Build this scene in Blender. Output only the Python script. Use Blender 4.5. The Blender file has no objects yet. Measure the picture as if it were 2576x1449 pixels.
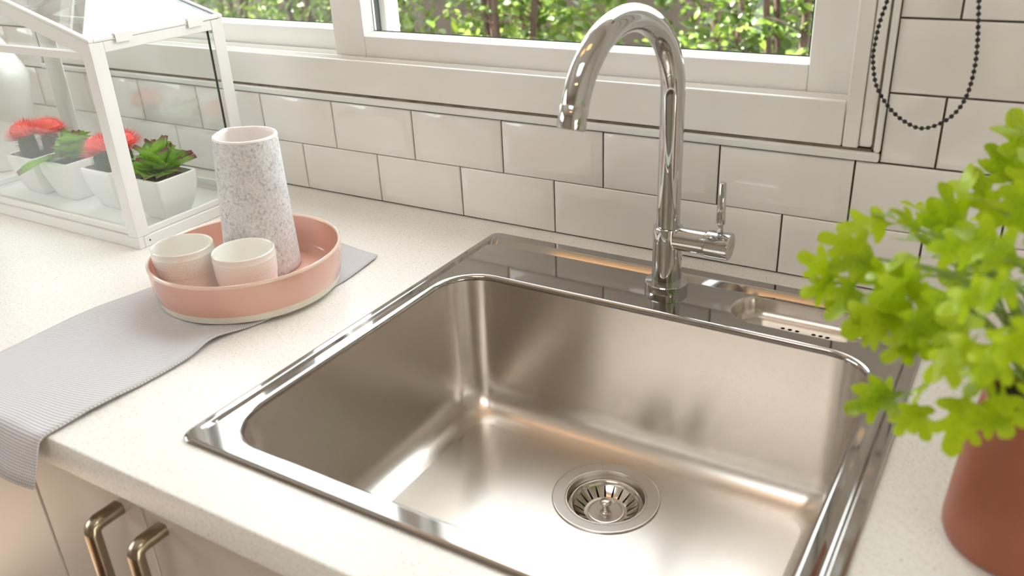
import bpy, bmesh, math, random
from mathutils import Vector, Matrix
random.seed(7)
sc = bpy.context.scene
COL = sc.collection
PI = math.pi
H0 = 0.0             # worktop surface is z = 0, the floor is at z = -0.9

# ------------------------------------------------------------------ camera
cam_d = bpy.data.cameras.new('camera'); cam = bpy.data.objects.new('camera', cam_d); COL.objects.link(cam)
cam_d.sensor_width = 36.0
cam_d.lens = 36.0 * 2171.49 / 2576.0
cam_d.clip_start = 0.05
R = ((0.8548, 0.5169, -0.0448), (-0.1902, 0.3926, 0.8998), (0.4827, -0.7607, 0.4340))
M = Matrix(((R[0][0], R[1][0], R[2][0], 1.0950), (R[0][1], R[1][1], R[2][1], -0.9827),
            (R[0][2], R[1][2], R[2][2], 0.4598 + H0), (0, 0, 0, 1)))
cam.matrix_world = M
cam_d.dof.use_dof = True
cam_d.dof.focus_distance = 1.2
cam_d.dof.aperture_fstop = 5.0
sc.camera = cam

# ------------------------------------------------------------------ world, sun, exposure
SKY = 8.0
w = bpy.data.worlds.new('sky'); sc.world = w; w.use_nodes = True
w.node_tree.nodes['Background'].inputs[0].default_value = (0.93, 0.97, 1.0, 1)
w.node_tree.nodes['Background'].inputs[1].default_value = SKY
sun_d = bpy.data.lights.new('sun', 'SUN'); sun = bpy.data.objects.new('sun', sun_d); COL.objects.link(sun)
sun_d.energy = 48.0; sun_d.angle = math.radians(0.6); sun_d.color = (1.0, 0.97, 0.90)
sun.location = (-4, 0, 6)
sun.rotation_euler = Vector((0.62, 0.16, -0.95)).to_track_quat('-Z', 'Y').to_euler()
vs = sc.view_settings
vs.view_transform = 'Standard'; vs.look = 'None'; vs.gamma = 1.0; vs.use_curve_mapping = False
vs.exposure = -0.14
cy = sc.cycles
cy.max_bounces = 14; cy.diffuse_bounces = 6; cy.glossy_bounces = 8; cy.transmission_bounces = 8
cy.transparent_max_bounces = 24
cy.sample_clamp_indirect = 12.0
cy.blur_glossy = 0.3
cy.use_denoising = True

# ------------------------------------------------------------------ materials
def new_mat(name):
    m = bpy.data.materials.new(name); m.use_nodes = True
    nt = m.node_tree; b = nt.nodes['Principled BSDF']
    return m, nt, b
def S(b, **k):
    names = dict(col='Base Color', rough='Roughness', metal='Metallic', spec='Specular IOR Level', coat='Coat Weight',
                 coatr='Coat Roughness', aniso='Anisotropic', anrot='Anisotropic Rotation', sss='Subsurface Weight',
                 emc='Emission Color', ems='Emission Strength', ior='IOR', sheen='Sheen Weight')
    for q, v in k.items():
        i = b.inputs[names[q]]
        i.default_value = (*v, 1) if isinstance(v, tuple) else v
def plain(name, col, rough=0.5, **k):
    m, nt, b = new_mat(name); S(b, col=col, rough=rough, **k)
    return m
def N(nt, t, **k):
    n = nt.nodes.new(t)
    for q, v in k.items(): setattr(n, q, v)
    return n
def coords(nt, kind='Object', scale=(1, 1, 1), rot=(0, 0, 0)):
    tc = N(nt, 'ShaderNodeTexCoord'); mp = N(nt, 'ShaderNodeMapping')
    mp.inputs['Scale'].default_value = scale; mp.inputs['Rotation'].default_value = rot
    nt.links.new(tc.outputs[kind], mp.inputs[0]); return mp.outputs[0]
def ramp(nt, fac, stops):
    r = N(nt, 'ShaderNodeValToRGB'); cr = r.color_ramp
    while len(cr.elements) < len(stops): cr.elements.new(0.5)
    for e, (p, c) in zip(cr.elements, stops):
        e.position = p; e.color = (*c, 1) if len(c) == 3 else c
    nt.links.new(fac, r.inputs[0]); return r.outputs[0]
def noise(nt, vec, scale, detail=2, rough=0.5):
    n = N(nt, 'ShaderNodeTexNoise'); n.inputs['Scale'].default_value = scale
    n.inputs['Detail'].default_value = detail; n.inputs['Roughness'].default_value = rough
    nt.links.new(vec, n.inputs['Vector']); return n.outputs['Fac']
def bump(nt, b, h, strength=0.1, dist=0.001):
    n = N(nt, 'ShaderNodeBump'); n.inputs['Strength'].default_value = strength; n.inputs['Distance'].default_value = dist
    nt.links.new(h, n.inputs['Height']); nt.links.new(n.outputs[0], b.inputs['Normal'])
def math_n(nt, op, a, v=None):
    n = N(nt, 'ShaderNodeMath', operation=op)
    if hasattr(a, 'is_output'): nt.links.new(a, n.inputs[0])
    else: n.inputs[0].default_value = a
    if v is not None:
        if hasattr(v, 'is_output'): nt.links.new(v, n.inputs[1])
        else: n.inputs[1].default_value = v
    return n.outputs[0]
def mixc(nt, fac, a, b):
    n = N(nt, 'ShaderNodeMix', data_type='RGBA')
    for s, v in ((0, fac), (6, a), (7, b)):
        if hasattr(v, 'is_output'): nt.links.new(v, n.inputs[s])
        else: n.inputs[s].default_value = v if s == 0 else (*v, 1)
    return n.outputs[2]

def glass_mat(name, tint=(1, 1, 1), haze=0.0):
    m = bpy.data.materials.new(name); m.use_nodes = True
    nt = m.node_tree; nt.nodes.clear()
    out = N(nt, 'ShaderNodeOutputMaterial'); mx = N(nt, 'ShaderNodeMixShader')
    tr = N(nt, 'ShaderNodeBsdfTransparent'); tr.inputs[0].default_value = (*tint, 1)
    gl = N(nt, 'ShaderNodeBsdfGlossy'); gl.inputs['Roughness'].default_value = 0.0
    ge = N(nt, 'ShaderNodeNewGeometry'); fr = N(nt, 'ShaderNodeFresnel')
    ior = N(nt, 'ShaderNodeMapRange')       # same reflectance on both faces of the pane
    ior.inputs['To Min'].default_value = 1.48; ior.inputs['To Max'].default_value = 1 / 1.48
    nt.links.new(ge.outputs['Backfacing'], ior.inputs['Value']); nt.links.new(ior.outputs[0], fr.inputs['IOR'])
    nt.links.new(fr.outputs[0], mx.inputs[0]); nt.links.new(tr.outputs[0], mx.inputs[1]); nt.links.new(gl.outputs[0], mx.inputs[2])
    if haze > 0:
        m2 = N(nt, 'ShaderNodeMixShader'); df = N(nt, 'ShaderNodeBsdfDiffuse'); df.inputs[0].default_value = (0.9, 0.9, 0.9, 1)
        m2.inputs[0].default_value = haze
        nt.links.new(mx.outputs[0], m2.inputs[1]); nt.links.new(df.outputs[0], m2.inputs[2]); nt.links.new(m2.outputs[0], out.inputs[0])
    else:
        nt.links.new(mx.outputs[0], out.inputs[0])
    return m

MAT = {}
# glazed white ceramic wall tile
m, nt, b = new_mat('tile_glaze'); S(b, col=(0.82, 0.79, 0.765), rough=0.07, coat=0.3, coatr=0.03)
bump(nt, b, noise(nt, coords(nt), 7.0, 2), 0.12, 0.004); MAT['tile'] = m
m, nt, b = new_mat('grout'); nt.links.new(ramp(nt, noise(nt, coords(nt), 60, 4), [(0.3, (0.045, 0.036, 0.030)), (0.7, (0.12, 0.098, 0.08))]), b.inputs['Base Color'])
S(b, rough=0.9); MAT['grout'] = m
m, nt, b = new_mat('brown_silicone'); nt.links.new(ramp(nt, noise(nt, coords(nt), 40, 4), [(0.3, (0.10, 0.075, 0.05)), (0.7, (0.24, 0.20, 0.16))]), b.inputs['Base Color'])
S(b, rough=0.7); MAT['brown_joint'] = m
m, nt, b = new_mat('window_plastic'); S(b, rough=0.28)
nt.links.new(ramp(nt, noise(nt, coords(nt, scale=(1, 1, 4)), 5, 4), [(0.35, (0.81, 0.79, 0.76)), (0.7, (0.85, 0.835, 0.805))]), b.inputs['Base Color'])
MAT['upvc'] = m
MAT['trim'] = plain('trim_plastic', (0.80, 0.80, 0.79), 0.2)
MAT['gasket'] = plain('gasket_rubber', (0.03, 0.04, 0.04), 0.5)
MAT['glass'] = glass_mat('window_glass', (0.985, 0.995, 0.985))
MAT['dustglass'] = glass_mat('dusty_window_glass', (0.93, 0.95, 0.94), 0.035)
MAT['cabglass'] = glass_mat('greenhouse_glass', (0.99, 1.0, 0.995))
MAT['roofglass'] = glass_mat('greenhouse_roof_glass', (0.98, 0.99, 0.99), 0.02)
# engineered stone worktop: cream with tiny tan and dark flecks
m, nt, b = new_mat('stone_worktop'); v = coords(nt)
base = ramp(nt, noise(nt, v, 260, 3, 0.6), [(0.30, (0.76, 0.715, 0.665)), (0.48, (0.835, 0.81, 0.775)), (0.7, (0.865, 0.845, 0.82))])
fleck = ramp(nt, noise(nt, v, 640, 2, 0.5), [(0.62, (0, 0, 0)), (0.70, (1, 1, 1))])
c1 = mixc(nt, fleck, base, (0.56, 0.49, 0.40))
fl2 = ramp(nt, noise(nt, coords(nt, rot=(0.3, 0.8, 0.2)), 560, 1, 0.5), [(0.715, (0, 0, 0)), (0.77, (1, 1, 1))])
nt.links.new(mixc(nt, fl2, c1, (0.20, 0.165, 0.135)), b.inputs['Base Color']); S(b, rough=0.26); MAT['stone'] = m
# steels
m, nt, b = new_mat('polished_steel'); S(b, col=(0.43, 0.41, 0.39), metal=1.0, rough=0.07, aniso=0.3); MAT['steel'] = m
m, nt, b = new_mat('brushed_steel'); v = coords(nt, scale=(3, 260, 260))
S(b, col=(0.675, 0.63, 0.585), metal=1.0, aniso=0.75)
nz = noise(nt, v, 6, 4, 0.7)
mr = N(nt, 'ShaderNodeMapRange'); mr.inputs['To Min'].default_value = 0.235; mr.inputs['To Max'].default_value = 0.275
nt.links.new(nz, mr.inputs['Value']); nt.links.new(mr.outputs[0], b.inputs['Roughness']); bump(nt, b, nz, 0.004, 0.0001)
# brush marks run horizontally round the walls and along x on the floor, so reflections smear across them
ge = N(nt, 'ShaderNodeNewGeometry'); cr_ = N(nt, 'ShaderNodeVectorMath', operation='CROSS_PRODUCT'); nt.links.new(ge.outputs['True Normal'], cr_.inputs[0]); cr_.inputs[1].default_value = (0, 0, 1)
ad_ = N(nt, 'ShaderNodeVectorMath', operation='ADD'); nt.links.new(cr_.outputs[0], ad_.inputs[0]); ad_.inputs[1].default_value = (0.04, 0, 0)
no_ = N(nt, 'ShaderNodeVectorMath', operation='NORMALIZE'); nt.links.new(ad_.outputs[0], no_.inputs[0]); nt.links.new(no_.outputs[0], b.inputs['Tangent']); S(b, anrot=0.25)
MAT['brushed'] = m
m, nt, b = new_mat('drain_steel'); S(b, col=(0.60, 0.56, 0.52), metal=1.0, rough=0.30)
bump(nt, b, noise(nt, coords(nt), 900, 2), 0.05, 0.0003); MAT['drain'] = m
MAT['basket'] = plain('basket_steel', (0.62, 0.58, 0.53), 0.16, metal=1.0)
MAT['chrome'] = plain('chrome', (0.58, 0.58, 0.57), 0.03, metal=1.0)
MAT['satin'] = plain('satin_chrome', (0.60, 0.585, 0.56), 0.38, metal=1.0)
MAT['nickel'] = plain('brushed_nickel', (0.36, 0.30, 0.225), 0.24, metal=1.0)
MAT['dark'] = plain('dark_void', (0.008, 0.007, 0.006), 0.9)
MAT['cabinet'] = plain('cabinet_lacquer', (0.65, 0.585, 0.515), 0.35)
MAT['powder'] = plain('white_powder_coat', (0.82, 0.81, 0.79), 0.33)
MAT['potwhite'] = plain('white_ceramic', (0.84, 0.83, 0.82), 0.22, coat=0.2)
MAT['bottle'] = plain('white_bottle', (0.86, 0.85, 0.83), 0.25)
MAT['soil'] = plain('soil', (0.05, 0.030, 0.022), 0.95)
# pink tray with an unglazed cream foot
m, nt, b = new_mat('pink_glaze'); v = coords(nt)
nt.links.new(ramp(nt, noise(nt, v, 14, 3), [(0.3, (0.68, 0.37, 0.29)), (0.7, (0.73, 0.425, 0.34))]), b.inputs['Base Color'])
S(b, rough=0.22, coat=0.7, coatr=0.06); MAT['pink'] = m
MAT['pinkrim'] = plain('pale_pink_rim', (0.82, 0.62, 0.52), 0.2, coat=0.6, coatr=0.05)
MAT['bisque'] = plain('cream_bisque', (0.76, 0.71, 0.61), 0.6)
MAT['cup'] = plain('cream_porcelain', (0.87, 0.85, 0.80), 0.30, coat=0.15)
MAT['cupin'] = plain('cream_glaze', (0.93, 0.915, 0.86), 0.12, coat=0.5)
m, nt, b = new_mat('speckled_stone'); v = coords(nt)
g = noise(nt, v, 290, 4, 0.65); g2 = noise(nt, v, 70, 3, 0.6)
gm = math_n(nt, 'ADD', math_n(nt, 'MULTIPLY', g, 0.72), math_n(nt, 'MULTIPLY', g2, 0.28))
nt.links.new(ramp(nt, gm, [(0.34, (0.34, 0.35, 0.365)), (0.41, (0.53, 0.535, 0.545)), (0.47, (0.64, 0.64, 0.65)), (0.58, (0.76, 0.76, 0.765))]), b.inputs['Base Color'])
S(b, rough=0.65); MAT['speckle'] = m
MAT['vasein'] = plain('pale_ceramic', (0.86, 0.80, 0.77), 0.4)
m, nt, b = new_mat('terracotta_enamel'); nt.links.new(ramp(nt, noise(nt, coords(nt), 18, 3), [(0.3, (0.29, 0.085, 0.040)), (0.7, (0.35, 0.11, 0.055))]), b.inputs['Base Color'])
S(b, rough=0.45); MAT['terracotta'] = m
MAT['bead'] = plain('black_bead', (0.012, 0.012, 0.015), 0.3)
# linen check cloth: white with fine navy threads both ways
m, nt, b = new_mat('check_linen')
tc = N(nt, 'ShaderNodeTexCoord'); sx = N(nt, 'ShaderNodeSeparateXYZ'); nt.links.new(tc.outputs['UV'], sx.inputs[0])
def thread(o, pitch, width):
    f = math_n(nt, 'FRACT', math_n(nt, 'MULTIPLY', o, 1 / pitch)); return math_n(nt, 'LESS_THAN', f, width)
l1 = thread(sx.outputs[0], 0.0029, 0.33); l2 = thread(sx.outputs[1], 0.0029, 0.33)
mx = math_n(nt, 'MULTIPLY', math_n(nt, 'ADD', l1, l2), 0.5)
nt.links.new(mixc(nt, mx, (0.74, 0.72, 0.73), (0.13, 0.13, 0.17)), b.inputs['Base Color']); S(b, rough=0.9, sheen=0.2)
bump(nt, b, noise(nt, tc.outputs['UV'], 900, 2), 0.3, 0.0006); MAT['cloth'] = m

def leaf_mat(name, stops, trans=0.35, rough=0.4, kind='UV', nscale=7.0, amt=0.25, under=None):
    m = bpy.data.materials.new(name); m.use_nodes = True; nt = m.node_tree; b = nt.nodes['Principled BSDF']; out = nt.nodes['Material Output']
    tc = N(nt, 'ShaderNodeTexCoord'); sx = N(nt, 'ShaderNodeSeparateXYZ'); nt.links.new(tc.outputs['UV'], sx.inputs[0])
    nz = noise(nt, tc.outputs['Object'], nscale, 3)
    oi = N(nt, 'ShaderNodeObjectInfo')
    f = math_n(nt, 'ADD', sx.outputs[1], math_n(nt, 'MULTIPLY', math_n(nt, 'SUBTRACT', nz, 0.5), amt * 2))
    f = math_n(nt, 'ADD', f, math_n(nt, 'MULTIPLY', math_n(nt, 'SUBTRACT', oi.outputs['Random'], 0.5), amt))
    c = ramp(nt, f, stops)
    if under:       # paler underside
        ge = N(nt, 'ShaderNodeNewGeometry'); c = mixc(nt, ge.outputs['Backfacing'], c, under)
    nt.links.new(c, b.inputs['Base Color']); S(b, rough=rough)
    tl = N(nt, 'ShaderNodeBsdfTranslucent'); nt.links.new(c, tl.inputs[0]); mx = N(nt, 'ShaderNodeMixShader'); mx.inputs[0].default_value = trans
    nt.links.new(b.outputs[0], mx.inputs[1]); nt.links.new(tl.outputs[0], mx.inputs[2]); nt.links.new(mx.outputs[0], out.inputs[0])
    return m
MAT['herb'] = leaf_mat('herb_leaf', [(0.0, (0.15, 0.27, 0.008)), (0.45, (0.44, 0.60, 0.008)), (1.0, (0.58, 0.70, 0.03))], 0.36, 0.28, nscale=25, amt=0.45, under=(0.42, 0.56, 0.20))
MAT['herbstem'] = plain('herb_stem', (0.25, 0.38, 0.06), 0.5)
MAT['succ'] = leaf_mat('succulent_leaf', [(0.05, (0.20, 0.45, 0.03)), (0.50, (0.30, 0.62, 0.02)), (0.80, (0.24, 0.42, 0.05)), (0.97, (0.25, 0.07, 0.07))], 0.25, 0.3, nscale=40, amt=0.16)
MAT['hedge'] = leaf_mat('garden_leaf', [(0.0, (0.035, 0.075, 0.012)), (0.5, (0.125, 0.205, 0.022)), (1.0, (0.34, 0.41, 0.06))], 0.38, 0.3, nscale=9, amt=0.5)
MAT['cactus'] = plain('cactus_green', (0.075, 0.11, 0.03), 0.7)
m, nt, b = new_mat('red_filament'); oi = coords(nt)
nt.links.new(ramp(nt, noise(nt, oi, 60, 2), [(0.3, (0.86, 0.045, 0.04)), (0.7, (0.95, 0.16, 0.12))]), b.inputs['Base Color']); S(b, rough=0.5); MAT['red'] = m
m, nt, b = new_mat('bark'); nt.links.new(ramp(nt, noise(nt, coords(nt, scale=(30, 30, 4)), 2, 4), [(0.3, (0.05, 0.028, 0.02)), (0.7, (0.12, 0.07, 0.05))]), b.inputs['Base Color']); S(b, rough=0.9); MAT['bark'] = m
m, nt, b = new_mat('garden_ground'); nt.links.new(ramp(nt, noise(nt, coords(nt), 5, 6, 0.7), [(0.3, (0.05, 0.037, 0.028)), (0.7, (0.12, 0.095, 0.075))]), b.inputs['Base Color']); S(b, rough=0.95); MAT['ground'] = m
m, nt, b = new_mat('garden_render'); nt.links.new(ramp(nt, noise(nt, coords(nt), 2.5, 5, 0.7), [(0.3, (0.034, 0.025, 0.020)), (0.7, (0.07, 0.052, 0.042))]), b.inputs['Base Color']); S(b, rough=0.95); MAT['gwall'] = m
m, nt, b = new_mat('warm_plaster'); S(b, col=(0.80, 0.765, 0.72), rough=0.8); bump(nt, b, noise(nt, coords(nt), 120, 3), 0.1, 0.001); MAT['plaster'] = m
MAT['tan'] = plain('tan_paint', (0.50, 0.44, 0.38), 0.8)
MAT['ceiling'] = plain('ceiling_paint', (0.82, 0.79, 0.74), 0.85)
m, nt, b = new_mat('timber_floor'); br = N(nt, 'ShaderNodeTexBrick'); nt.links.new(coords(nt, scale=(1, 1, 1)), br.inputs['Vector'])
br.inputs['Scale'].default_value = 1.0; br.inputs['Brick Width'].default_value = 1.2; br.inputs['Row Height'].default_value = 0.13; br.inputs['Mortar Size'].default_value = 0.002
br.inputs['Color1'].default_value = (0.17, 0.10, 0.055, 1); br.inputs['Color2'].default_value = (0.14, 0.08, 0.045, 1); br.inputs['Mortar'].default_value = (0.1, 0.05, 0.02, 1)
nt.links.new(br.outputs[0], b.inputs['Base Color']); S(b, rough=0.35); MAT['timber'] = m
MAT['lamp'] = plain('lamp_glow', (1, 0.75, 0.45), 0.5, emc=(1.0, 0.60, 0.28), ems=40.0)
MAT['amber'] = plain('amber_diffuser', (0.9, 0.6, 0.3), 0.5, emc=(1.0, 0.53, 0.21), ems=3.0)

# ------------------------------------------------------------------ mesh helpers
class MB:
    def __init__(s): s.v = []; s.f = []; s.uv = {}
    def add(s, vs, fs):
        o = len(s.v); s.v += [tuple(p) for p in vs]; s.f += [tuple(i + o for i in f) for f in fs]; return o
    def box(s, x0, x1, y0, y1, z0, z1):
        s.add([(x0, y0, z0), (x1, y0, z0), (x1, y1, z0), (x0, y1, z0), (x0, y0, z1), (x1, y0, z1), (x1, y1, z1), (x0, y1, z1)],
              [(3, 2, 1, 0), (4, 5, 6, 7), (0, 1, 5, 4), (1, 2, 6, 5), (2, 3, 7, 6), (3, 0, 4, 7)]); return s
    def loft(s, loops, cap0=False, cap1=False, closed=True):
        n = len(loops[0]); o = len(s.v)
        for l in loops: s.v += [tuple(p) for p in l]
        for i in range(len(loops) - 1):
            for j in range(n if closed else n - 1):
                a = o + i * n + j; c = o + i * n + (j + 1) % n
                s.f.append((a, c, c + n, a + n))
        if cap0: s.f.append(tuple(o + j for j in reversed(range(n))))
        if cap1: s.f.append(tuple(o + (len(loops) - 1) * n + j for j in range(n)))
        return s
    def lathe(s, prof, n=48, cx=0, cy=0, cap0=False, cap1=False):
        loops = [[(cx + r * math.cos(2 * PI * k / n), cy + r * math.sin(2 * PI * k / n), z) for k in range(n)] for r, z in prof]
        return s.loft(loops, cap0, cap1)
    def tube(s, pts, rad, n=10, caps=True):
        pts = [Vector(p) for p in pts]; loops = []
        t = (pts[1] - pts[0]).normalized(); a = t.orthogonal().normalized()
        for i, p in enumerate(pts):
            t2 = (pts[min(i + 1, len(pts) - 1)] - pts[max(i - 1, 0)]).normalized()
            a = (t.rotation_difference(t2) @ a).normalized(); t = t2; bb = t.cross(a)
            r = rad[i] if isinstance(rad, (list, tuple)) else rad
            loops.append([p + a * (r * math.cos(2 * PI * k / n)) + bb * (r * math.sin(2 * PI * k / n)) for k in range(n)])
        return s.loft(loops, caps, caps)
    def mesh(s, name, mat, smooth=None):
        me = bpy.data.meshes.new(name); me.from_pydata(s.v, [], s.f); me.materials.append(mat)
        bm = bmesh.new(); bm.from_mesh(me); bmesh.ops.recalc_face_normals(bm, faces=bm.faces); bm.to_mesh(me); bm.free()
        if smooth is not None:
            me.shade_smooth(); me.set_sharp_from_angle(angle=math.radians(smooth))
        return me
def obj(name, me, parent=None, loc=(0, 0, 0), bevel=0, **props):
    o = bpy.data.objects.new(name, me); COL.objects.link(o); o.location = loc
    if parent: o.parent = parent
    if bevel:
        bv = o.modifiers.new('bevel', 'BEVEL'); bv.width = bevel; bv.segments = 2; bv.limit_method = 'ANGLE'; bv.harden_normals = False
    for k, v in props.items(): o[k] = v
    return o
def thing(name, label, cat, loc=(0, 0, 0), group=None, rz=0):
    o = bpy.data.objects.new(name, None); COL.objects.link(o); o.location = loc; o.rotation_euler.z = rz
    o.empty_display_size = 0.02
    o['label'] = label; o['category'] = cat
    if group: o['group'] = group
    return o
def tag(o, label, cat, group=None):
    o['label'] = label; o['category'] = cat
    if group: o['group'] = group
    return o
def box(name, x0, x1, y0, y1, z0, z1, mat, parent=None, bevel=0, smooth=None, **p):
    return obj(name, MB().box(x0, x1, y0, y1, z0, z1).mesh(name, mat, smooth), parent, bevel=bevel, **p)
def rr(x0, x1, y0, y1, r, z, n=8, m=0):
    pts = []
    for cx, cy, a0 in ((x1 - r, y1 - r, 0), (x0 + r, y1 - r, 90), (x0 + r, y0 + r, 180), (x1 - r, y0 + r, 270)):
        for k in range(n + 1):
            a = math.radians(a0 + 90 * k / n); pts.append((cx + r * math.cos(a), cy + r * math.sin(a), z))
    if m:      # extra points along the straight sides
        out = []; N_ = len(pts)
        for i, p in enumerate(pts):
            out.append(p)
            if (i + 1) % (n + 1) == 0:
                q = pts[(i + 1) % N_]; out += [tuple(p[c] + (q[c] - p[c]) * k / (m + 1) for c in range(3)) for k in range(1, m + 1)]
        pts = out
    return pts
def circ(cx, cy, r, z, n=48):
    return [(cx + r * math.cos(2 * PI * k / n), cy + r * math.sin(2 * PI * k / n), z) for k in range(n)]
def fill(loops):
    """flat face between nested outlines -> (verts, faces)"""
    bm = bmesh.new(); es = []
    for l in loops:
        vs_ = [bm.verts.new(p) for p in l]
        for i in range(len(vs_)): es.append(bm.edges.new((vs_[i], vs_[(i + 1) % len(vs_)])))
    bmesh.ops.triangle_fill(bm, use_beauty=True, use_dissolve=False, edges=es)
    bm.verts.index_update(); v = [tuple(x.co) for x in bm.verts]; f = [tuple(x.index for x in q.verts) for q in bm.faces]
    bm.free(); return v, f
def catmull(P, n=6, closed=False):
    out = []; m_ = len(P)
    for i in range(m_ if closed else m_ - 1):
        g = lambda k: P[k % m_] if closed else P[max(0, min(m_ - 1, k))]
        p0, p1, p2, p3 = g(i - 1), g(i), g(i + 1), g(i + 2)
        for k in range(n):
            t = k / n
            out.append(tuple(0.5 * (2 * b_ + (c_ - a_) * t + (2 * a_ - 5 * b_ + 4 * c_ - d_) * t * t + (3 * b_ - a_ - 3 * c_ + d_) * t ** 3) for a_, b_, c_, d_ in zip(p0, p1, p2, p3)))
    if not closed: out.append(tuple(P[-1]))
    return out

# ================================================================== the room
FL = -0.90; CEIL = 1.75
LWZ0, LWZ1 = 0.3, 1.15

WX0, WX1, WZ0, WZ1 = -0.585, 0.9482, 0.1662, 1.24          # window opening
RX0, RX1, RY0 = -1.9, 2.05, -3.4
def structure(name, me, **k): return obj(name, me, kind='structure', **k)
GY = 0.0045                                                  # plane of the grout behind the tiles
wb = MB()
wb.box(RX0, WX0, GY, 0.20, FL, CEIL); wb.box(WX1, RX1, GY, 0.20, FL, CEIL)
wb.box(WX0, WX1, GY, 0.20, FL, WZ0 - 0.001); wb.box(WX0, WX1, GY, 0.20, WZ1, CEIL)
wall_back = structure('wall_back', wb.mesh('wall_back', MAT['grout']))
structure('floor', MB().box(RX0, RX1, RY0, 0.0, FL - 0.1, FL).mesh('floor', MAT['timber']))
KX0, KX1, KY0, KY1 = 0.25, 1.15, -1.75, -1.15           # unseen ceiling opening, added to let in sky as overhead fill
cl = MB(); cl.box(RX0 - 0.1, KX0, RY0 - 0.1, 0.2, CEIL, CEIL + 0.1); cl.box(KX1, RX1 + 0.1, RY0 - 0.1, 0.2, CEIL, CEIL + 0.1)
cl.box(KX0, KX1, RY0 - 0.1, KY0, CEIL, CEIL + 0.1); cl.box(KX0, KX1, KY1, 0.2, CEIL, CEIL + 0.1)
structure('ceiling', cl.mesh('ceiling', MAT['ceiling']))
w3 = bpy.data.objects.new('added_skylight', None); COL.objects.link(w3); w3['kind'] = 'structure'
for nm, q in (('frame_rail', (KX0, KX1, KY0, KY0 + 0.03)), ('frame_rail', (KX0, KX1, KY1 - 0.03, KY1)), ('frame_jamb', (KX0, KX0 + 0.03, KY0 + 0.03, KY1 - 0.03)), ('frame_jamb', (KX1 - 0.03, KX1, KY0 + 0.03, KY1 - 0.03))):
    box(nm, *q, CEIL + 0.03, CEIL + 0.13, MAT['upvc'], w3)
box('pane', KX0 + 0.02, KX1 - 0.02, KY0 + 0.02, KY1 - 0.02, CEIL + 0.10, CEIL + 0.106, MAT['glass'], w3)
structure('wall_right', MB().box(RX1, RX1 + 0.1, RY0, 0.2, FL, CEIL).mesh('wall_right', MAT['plaster']))
wl = MB(); wl.box(RX0 - 0.1, RX0, RY0, -2.5, FL, CEIL); wl.box(RX0 - 0.1, RX0, -0.7, 0.2, FL, CEIL)
wl.box(RX0 - 0.1, RX0, -2.5, -0.7, FL, LWZ0); wl.box(RX0 - 0.1, RX0, -2.5, -0.7, LWZ1, CEIL)
structure('wall_left', wl.mesh('wall_left', MAT['plaster']))
structure('wall_front', MB().box(RX0, RX1, RY0 - 0.1, RY0, FL, CEIL).mesh('wall_front', MAT['tan']))
# plain painted plaster above the tiling
pl = MB(); pl.box(RX0, WX0 - 0.01, GY - 0.004, GY, 0.694, CEIL); pl.box(WX1 + 0.01, RX1, GY - 0.004, GY, 0.694, CEIL); pl.box(WX0 - 0.01, WX1 + 0.01, GY - 0.004, GY, WZ1 + 0.02, CEIL)
obj('plaster_panel', pl.mesh('plaster_panel', MAT['plaster']), wall_back)

# bevelled brick-bond tiles, one object each
TW, TH, GR = 0.155155, 0.077, 0.0022
def tile_mesh(wd, ht):
    mb = MB()
    def rect(i, y): return [(i, y, i), (wd - i, y, i), (wd - i, y, ht - i), (i, y, ht - i)]
    e = min(0.0130, wd * 0.35, ht * 0.35)
    mb.loft([rect(0, GY), rect(0, 0.0022), rect(0.0007, 0.0013), rect(0.0016, 0.0008), rect(e - 0.0012, -0.0027), rect(e + 0.0008, -0.0031), rect(e + 0.0030, -0.0032)], cap1=True)
    return mb.mesh('tile', MAT['tile'], 30)
full_tile = tile_mesh(TW - GR, TH - GR)
TX0, TX1 = WX0 - 0.0105, WX1 + 0.0085                        # tiles stop at the edge trim
for row in range(9):
    z0 = row * TH + 0.0008 + (0.0012 if row == 0 else 0); off = 0.5 * TW + 0.0033 if row % 2 == 0 else 0.0
    for k in range(-13, 14):
        x0 = k * TW + off + GR / 2; x1 = x0 + TW - GR; spans = [(x0, x1)]
        if row >= 2:
            spans = [(a_, b_) for a_, b_ in ((x0, min(x1, TX0)), (max(x0, TX1), x1)) if b_ - a_ > 0.012]
        for a_, b_ in spans:
            if a_ < RX0 or b_ > RX1: continue
            me = full_tile if b_ - a_ > TW - GR - 1e-4 else tile_mesh(b_ - a_, TH - GR)
            obj('tile', me, wall_back, (a_, 0, z0))
# white plastic edge trim round the opening and the brown joint inside it
tm = MB(); tm.box(WX0 - 0.0085, WX1 + 0.0072, -0.0032, GY, 0.1545, 0.1650); structure('trim_1', tm.mesh('trim_1', MAT['trim']), bevel=0.0025)
structure('trim_2', MB().box(WX1 + 0.0003, WX1 + 0.0072, -0.0036, GY, 0.1655, 1.25).mesh('trim_2', MAT['trim']), bevel=0.0025)
structure('trim_3', MB().box(WX0 - 0.0085, WX0 - 0.0005, -0.0036, GY, 0.1655, 1.25).mesh('trim_3', MAT['trim']), bevel=0.0025)
gm = MB(); gm.box(WX0, WX1, 0.0005, 0.02, 0.1650, 0.1680); gm.box(WX1 - 0.002, WX1, 0.0005, 0.02, 0.166, 1.24); gm.box(WX0, WX0 + 0.002, 0.0005, 0.02, 0.166, 1.24)
structure('trim_4', gm.mesh('trim_4', MAT['brown_joint']))

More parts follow.
